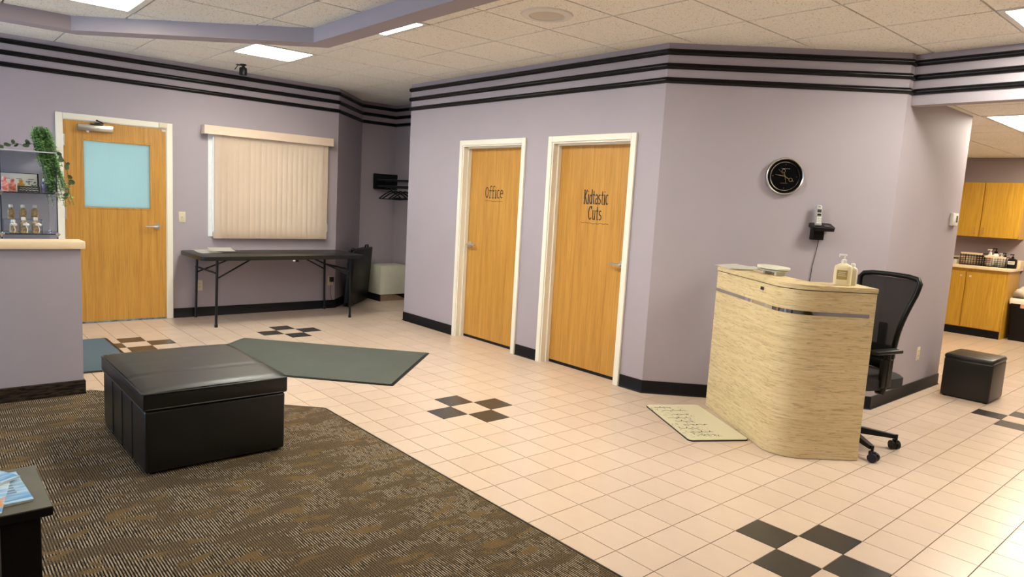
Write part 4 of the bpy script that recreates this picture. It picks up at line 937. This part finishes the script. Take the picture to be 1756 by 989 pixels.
t = thing('small_jar', 'small white jar with a black lid at the left of the kitchen counter', 'jar', (-1.80, 8.18, ZT)); obj('jar', B().lathe([(.028, 0), (.03, .005), (.03, .065), (.026, .07), (.001, .07)], n=16), M_white, t); obj('lid', B().cyl((0, 0, .07), (0, 0, .088), .031, 16), M_blackpl, t)
t = thing('cardboard_box', 'pinkish box beside the small jar on the kitchen counter', 'box', (-1.765, 8.29, ZT)); obj('carton', B().box(-.025, .025, -.03, .03, 0, .095, .002, 1), simple('kraft', L3(.55, .33, .22), rough=.8), t); obj('flap', B().box(-.025, .025, -.031, -.029, .06, .096), simple('kraft_flap', L3(.48, .29, .19), rough=.8), t)
# waste bin
t = thing('waste_bin', 'black waste bin with a white bag beside the kitchen cabinet', 'bin', (-.90, 8.30, 0))
b = B(); vs = []
for z, s in ((0, .86), (.54, 1.0)): vs += [(x*s, y*s, z) for x, y in rrect(-.20, .20, -.16, .16, .03, 3)]
n = len(vs)//2; b.faces(vs, [(i, (i+1) % n, n+(i+1) % n, n+i) for i in range(n)]+[tuple(range(n-1, -1, -1))]); obj('bin_body', b, M_blackpl, t)
b = B(); rp = [(x, y) for x, y in rrect(-.207, .207, -.167, .167, .03, 3)]; nn = len(rp)
vs = []
for s, z in ((1.0, .49), (1.01, .55), (.96, .562), (.90, .53)): vs += [(x*s, y*s, z+(.012*math.sin(i*2.3) if z < .5 else 0)) for i, (x, y) in enumerate(rp)]
b.faces(vs, [(q*nn+i, q*nn+(i+1) % nn, (q+1)*nn+(i+1) % nn, (q+1)*nn+i) for q in range(3) for i in range(nn)]); obj('bag_rim', b, M_paper, t, 60)
def lump(c, r, seed):
    rnd = random.Random(seed); b = B(); n = 10; vs = []; fs = []
    for i in range(n+1):
        for k in range(n*2):
            th, ph = PI*i/n, 2*PI*k/(2*n); q = r*(1+.22*math.sin(3*ph+seed+2*th)+.12*math.sin(7*ph+4*th)+rnd.uniform(-.06, .06)*(0 < i < n)); vs.append((c[0]+q*math.sin(th)*math.cos(ph), c[1]+q*math.sin(th)*math.sin(ph), c[2]+.75*q*math.cos(th)))
    for i in range(n):
        for k in range(2*n): fs.append((i*2*n+k, i*2*n+(k+1) % (2*n), (i+1)*2*n+(k+1) % (2*n), (i+1)*2*n+k))
    b.faces(vs, fs); return b
M_tow = simple('crumpled_towel', L3(.72, .68, .58), L3(.60, .55, .45), rough=.85)
for k, (c, r) in enumerate((((-.075, -.03, .62), .11), ((.05, .03, .69), .13), ((-.02, -.07, .59), .09))): obj('crumpled_paper', lump(c, r, k), M_tow, t, 60)
lb = obj('sticker', B().box(-.075, .055, -.1655, -.159, .44, .52), simple('red_white_sticker', L3(.62, .12, .07), L3(.80, .60, .52), rough=.4, nscale=26), t)

# ------------------------------------------------------------------ glass display behind the half wall
DX0, DX1 = -4.80, -4.46; y0d, y1d, ztop = -2.345, -2.025, 1.605
t = thing('display_shelf', 'glass display shelving with chrome clips behind the half wall', 'shelf', (-4.63, -2.34, 0)); M = W((-4.63, -2.34, 0))
M_panel = simple('grey_acrylic', L3(.54, .53, .62), L3(.50, .49, .58), rough=.35)
M_edge = simple('dark_glass_edge', L3(.03, .035, .05), rough=.2)
obj('back_panel', B(M).box(DX0-.006, DX0, -2.69, y1d, .05, ztop), M_panel, t, 0)
obj('top_panel', B(M).box(DX0-.006, DX1, -2.69, y1d, ztop, ztop+.008), M_panel, t, 0)
obj('front_band', B(M).box(DX0+.004, DX0+.010, y0d+.004, y1d-.004, 1.475, ztop), M_panel, t, 0)
for yy in (y1d, y0d, -2.69):
    g = obj('side_pane', B(M).box(DX0, DX1, yy-.003, yy+.003, .05, ztop if yy != y1d else 1.50), M_glass, t, 0); obj('edge', B(M).box(DX1, DX1+.003, yy-.0035, yy+.0035, .05, ztop if yy != y1d else 1.50), M_edge, g, 0)
for zz in (.20, .48, .76, 1.042, 1.326):
    for a, c in ((y0d, y1d), (-2.69, y0d)):
        g = obj('glass_shelf', B(M).box(DX0, DX1, a+.004, c-.004, zz-.004, zz+.002), M_glass, t, 0); obj('edge', B(M).box(DX1, DX1+.003, a+.004, c-.004, zz-.005, zz+.003), M_edge, g, 0)
    for yy in (y1d, y0d):
        for xx in (DX1, DX0+.02): obj('clip', B(M).box(xx-.012, xx+.012, yy-.014, yy+.014, zz-.008, zz+.006, .002, 1).box(xx-.008, xx+.010, yy-.005, yy+.005, zz-.022, zz+.012, .002, 1), M_chrome, t)
obj('plinth', B(M).box(DX0, DX1, -2.69, y1d, .011, .05), M_blackpl, t, 0)
# things on the shelves
z1, z2 = 1.3285, 1.0445
t = thing('display_card', 'white product card with dark edge on the upper glass shelf', 'card', (-4.72, -2.20, z1+.0015)); obj('card', B(Matrix.Rotation(math.radians(-8), 4, 'Y')).box(-.003, .003, -.125, .095, 0, .125), M_paper, t); obj('card_edge', B(Matrix.Rotation(math.radians(-8), 4, 'Y')).box(-.008, -.003, -.128, .105, 0, .130), M_blackpl, t)
b = B(Matrix.Rotation(math.radians(-8), 4, 'Y'))
for k in range(3): b.box(.003, .0036, -.10+.07*k, -.065+.07*k, .085, .088)
obj('print', b, M_ink, t)
t = thing('sign_block', 'small dark sign with white script on the upper glass shelf', 'sign', (-4.52, -2.18, z1)); obj('block', B().box(-.012, .012, -.065, .065, 0, .042, .002, 1), simple('dark_slate', L3(.03, .035, .032), rough=.5), t)
b = B()
for k, (w_, zz) in enumerate(((.05, .028), (.055, .014))): b.tube([(.0125, -w_+2*w_*i/14, zz+.003*math.sin(i*2.2)) for i in range(15)], .0012, 4)
obj('script', b, M_white, t)
def vial(name, label, loc, r, h, mat, capmat, group):
    t = thing(name, label, 'bottle', loc, 0, group); obj('glass', B().lathe([(r*.9, 0), (r, .004), (r, h*.62), (r*.45, h*.74), (r*.42, h*.82), (.001, h*.82)], n=14), mat, t); obj('cap', B().lathe([(r*.55, h*.80), (r*.6, h*.84), (r*.5, h), (.001, h)], n=12), capmat, t); return t
M_red = simple('red_gift_glass', L3(.55, .06, .06), L3(.85, .50, .45), rough=.25, nscale=60); M_amb = simple('amber_oil', L3(.62, .36, .06), L3(.5, .28, .05), rough=.2); M_pur = simple('violet_glass', L3(.06, .05, .16), L3(.30, .28, .42), rough=.2, nscale=60); M_grn = simple('sprig_green', L3(.03, .10, .04), L3(.06, .17, .06), rough=.6, nscale=40)
g1 = 'bottles on the upper glass shelf'
vial('perfume_bottle', 'leftmost red glass bottle on the upper glass shelf', (-4.54, -2.316, z1), .022, .10, M_red, M_red, g1); vial('perfume_bottle', 'second red glass bottle on the upper glass shelf', (-4.57, -2.268, z1), .022, .085, M_red, M_red, g1)
vial('perfume_bottle', 'yellow oil bottle behind the dark sign', (-4.60, -2.215, z1), .022, .085, M_amb, M_amb, g1)
vial('perfume_bottle', 'dark violet bottle with a white cap right of the dark sign', (-4.53, -2.088, z1), .020, .10, M_pur, M_white, g1); vial('perfume_bottle', 'violet bottle at the right end of the upper glass shelf', (-4.55, -2.052, z1), .018, .08, M_pur, M_white, g1)
t = thing('green_sprig', 'small dark green sprig above the dark sign', 'plant', (-4.61, -2.145, z1)); b = B(); rnd = random.Random(3)
for k in range(26):
    a, e = rnd.uniform(0, 2*PI), rnd.uniform(.02, .07); c = (.03*math.cos(a)*rnd.random(), .03*math.sin(a)*rnd.random(), e); b.faces([c, (c[0]+.008*math.cos(a), c[1]+.008*math.sin(a), c[2]+.012), (c[0]+.016*math.cos(a+.3), c[1]+.016*math.sin(a+.3), c[2]+.005)], [(0, 1, 2)])
obj('leaves', b, M_grn, t, 0); obj('stem', B().cyl((0, 0, 0), (0, 0, .05), .003, 6), M_grn, t)
t = thing('acrylic_riser', 'clear riser on the lower glass shelf', 'riser', (-4.66, -2.21, z2)); obj('riser_top', B().box(-.05, .05, -.115, .115, .085, .090), M_glass, t, 0); obj('riser_leg', B().box(-.05, .05, -.115, -.110, 0, .085), M_glass, t, 0); obj('riser_leg', B().box(-.05, .05, .110, .115, 0, .085), M_glass, t, 0)
M_brn = simple('bronze_oil', L3(.20, .12, .05), L3(.55, .42, .22), rough=.2, nscale=70); g2 = 'gift bottles on the lower glass shelf'
for k, (yy, nm) in enumerate(((-2.285, 'left'), (-2.215, 'middle'), (-2.145, 'right'))):
    vial('gift_bottle', '%s brown gift bottle on the clear riser' % nm, (-4.65, yy+.01, z2+.0905), .022, .10, M_brn, M_white, g2)
    vial('gift_bottle', '%s brown gift bottle at the front of the lower glass shelf' % nm, (-4.53, yy+(.0 if k else .01), z2), .024, .09+.02*(k > 0), M_brn, M_white, g2)
    tt = thing('ribbon_bow', 'white ribbon bow beside the %s gift bottle' % nm, 'bow', (-4.50, yy+.01, z2+.0), 0, 'ribbon bows'); obj('loops', B().ball((0, .010, .058), .011, 8).ball((0, -.008, .060), .010, 8).ball((.002, .002, .068), .007, 8), M_white, tt); obj('tail', B().tube([(0, 0, .055), (.004, .008, .025), (.0, .004, .003)], .0035, 5), M_white, tt)
# lantern and candle on top
t = thing('lantern', 'small black wire lantern with a cream candle on top of the display', 'lantern', (-4.55, -2.385, ztop+.008))
b = B(); a = .048
for sx in (-1, 1):
    for sy in (-1, 1): b.tube([(sx*a, sy*a, 0), (sx*a, sy*a, .115), (0, 0, .165)], .003, 6)
b.tube([(-a, -a, .002), (a, -a, .002), (a, a, .002), (-a, a, .002)], .003, 6, True).tube([(-a, -a, .115), (a, -a, .115), (a, a, .115), (-a, a, .115)], .003, 6, True)
obj('frame', b, M_blackmet, t); obj('candle', B().cyl((0, 0, .003), (0, 0, .05), .03, 16), M_cream, t); obj('wick', B().cyl((0, 0, .05), (0, 0, .058), .0015, 5), M_ink, t)

# ------------------------------------------------------------------ greenery over the display
def leafmat(name, a, b_): 
    m = NT(name); oi = m.n('ShaderNodeObjectInfo'); f = m.noise(m.co(), 30, 3); m.set(base=m.ramp(f, [(.3, a), (.7, b_)]), rough=.5); return m.m

def mk_fern():
    m = NT('fresh_green_leaf'); f = m.noise(m.co(), 45, 3); col = m.ramp(f, [(.32, L3(.16, .38, .09)), (.62, L3(.50, .74, .36))]); m.set(base=col, rough=.5)
    tr = m.n('ShaderNodeBsdfTranslucent'); m.l(col, tr.inputs['Color']); mx = m.n('ShaderNodeMixShader'); mx.inputs[0].default_value = .45
    m.l(m.b.outputs[0], mx.inputs[1]); m.l(tr.outputs[0], mx.inputs[2]); m.l(mx.outputs[0], m.out.inputs['Surface']); return m.m
M_fern = mk_fern(); M_euc = leafmat('olive_green_leaf', L3(.030, .065, .022), L3(.075, .12, .045)); M_stem = simple('green_stem', L3(.05, .08, .03), rough=.6)
t = thing('trailing_plant', 'bright green trailing plant hanging over the right side of the display', 'plant', (-4.58, -2.105, ztop+.008)); rnd = random.Random(11)
obj('pot', B().lathe([(.025, 0), (.035, .05), (.033, .052), (.001, .045)], n=14), M_blackpl, t)
b = B(); st = B()
strands = []
for s in range(95):
    y0_, x0_ = rnd.uniform(-.055, .06), rnd.uniform(-.04, .07); L_ = rnd.uniform(.22, .50) if rnd.random() < .72 else rnd.uniform(.10, .2); q = [Vector((0, 0, .05)), Vector((x0_*.6, y0_*.8, .10+rnd.uniform(0, .075)))]
    p_ = q[-1].copy(); drift = .055+.10*rnd.random()
    for k in range(9): p_ = p_+Vector((.010*(1-k/9)+rnd.uniform(-.004, .004), drift*L_/4.2+rnd.uniform(-.004, .005), -L_/9)); q.append(p_.copy())
    strands.append(q); st.tube(q, .0012, 4)
for q in strands:
    for i in range(1, len(q)):
        for u in (0, .2, .4, .6, .8):
            c = q[i-1].lerp(q[i], u); a = rnd.uniform(0, 2*PI); l = rnd.uniform(.016, .027); d = Vector((math.cos(a), math.sin(a), rnd.uniform(-.5, .5))).normalized(); sd = d.cross(Vector((rnd.uniform(-.4, .4), rnd.uniform(-.4, .4), 1))).normalized()*l*.42
            b.faces([c, c+d*l*.5+sd, c+d*l, c+d*l*.5-sd], [(0, 1, 2, 3)])
tag(obj('foliage', b, M_fern, t, 0), None, None, None, 'stuff'); obj('stems', st, M_stem, t)
def leaf_b(n=8, l=.034, w_=.026):
    b = B(); vs = [(0, 0, 0)]+[(l/2-l/2*math.cos(PI*k/n), w_/2*math.sin(PI*k/n)**.8, .003*math.sin(PI*k/n)) for k in range(1, n)]+[(l, 0, 0)]+[(l/2-l/2*math.cos(PI*k/n), -w_/2*math.sin(PI*k/n)**.8, .003*math.sin(PI*k/n)) for k in range(n-1, 0, -1)]
    b.faces(vs, [tuple(range(len(vs)))]); return b
lo = obj('leaf', leaf_b(), M_euc, None, 0); lm_ = lo.data; bpy.data.objects.remove(lo)
def garland(label, loc, path, r0, seed, big=1.0):
    t = thing('leaf_garland', label, 'plant', loc); rnd = random.Random(seed); obj('vine', B().tube(path, .002, 5), M_stem, t)
    P_ = [Vector(p) for p in path]
    for i in range(1, len(P_)):
        for k in range(2):
            o = bpy.data.objects.new('leaf', lm_); COL.objects.link(o); o.parent = t; o.location = P_[i-1].lerp(P_[i], .5*k+.2)
            to = (CAMP-Vector(loc)).normalized(); a = rnd.uniform(0, 2*PI); e1 = Vector((-to.y, to.x, 0)).normalized(); e2 = to.cross(e1)
            d = (e1*math.cos(a)+e2*math.sin(a)+to*rnd.uniform(-.2, .4)).normalized(); nrm = (to+Vector((rnd.uniform(-.6, .6), rnd.uniform(-.6, .6), rnd.uniform(-.3, .6)))); nrm = (nrm-d*nrm.dot(d)).normalized(); y_ = nrm.cross(d)
            s = big*rnd.uniform(.8, 1.35); o.matrix_local = Matrix.Translation(o.location) @ Matrix(((d.x, y_.x, nrm.x), (d.y, y_.y, nrm.y), (d.z, y_.z, nrm.z))).to_4x4() @ Matrix.Diagonal((s, s, s, 1))
    return t
garland('olive green leaf garland lying along the top of the display', (-4.55, -2.34, ztop+.010), [(0, .018, .02), (.01, .05, .025), (0, .10, .045), (.01, .15, .03), (0, .19, .05)], .03, 5, 1.0)
garland('olive green leaf garland hanging down in front of the door frame', (-4.42, -2.04, ztop), [(-.04, -.02, .03), (0, .035, .0), (.01, .065, -.06), (.01, .075, -.13), (.01, .085, -.20), (.01, .080, -.26), (.01, .065, -.31)], .03, 9, .95)
obj_ = None
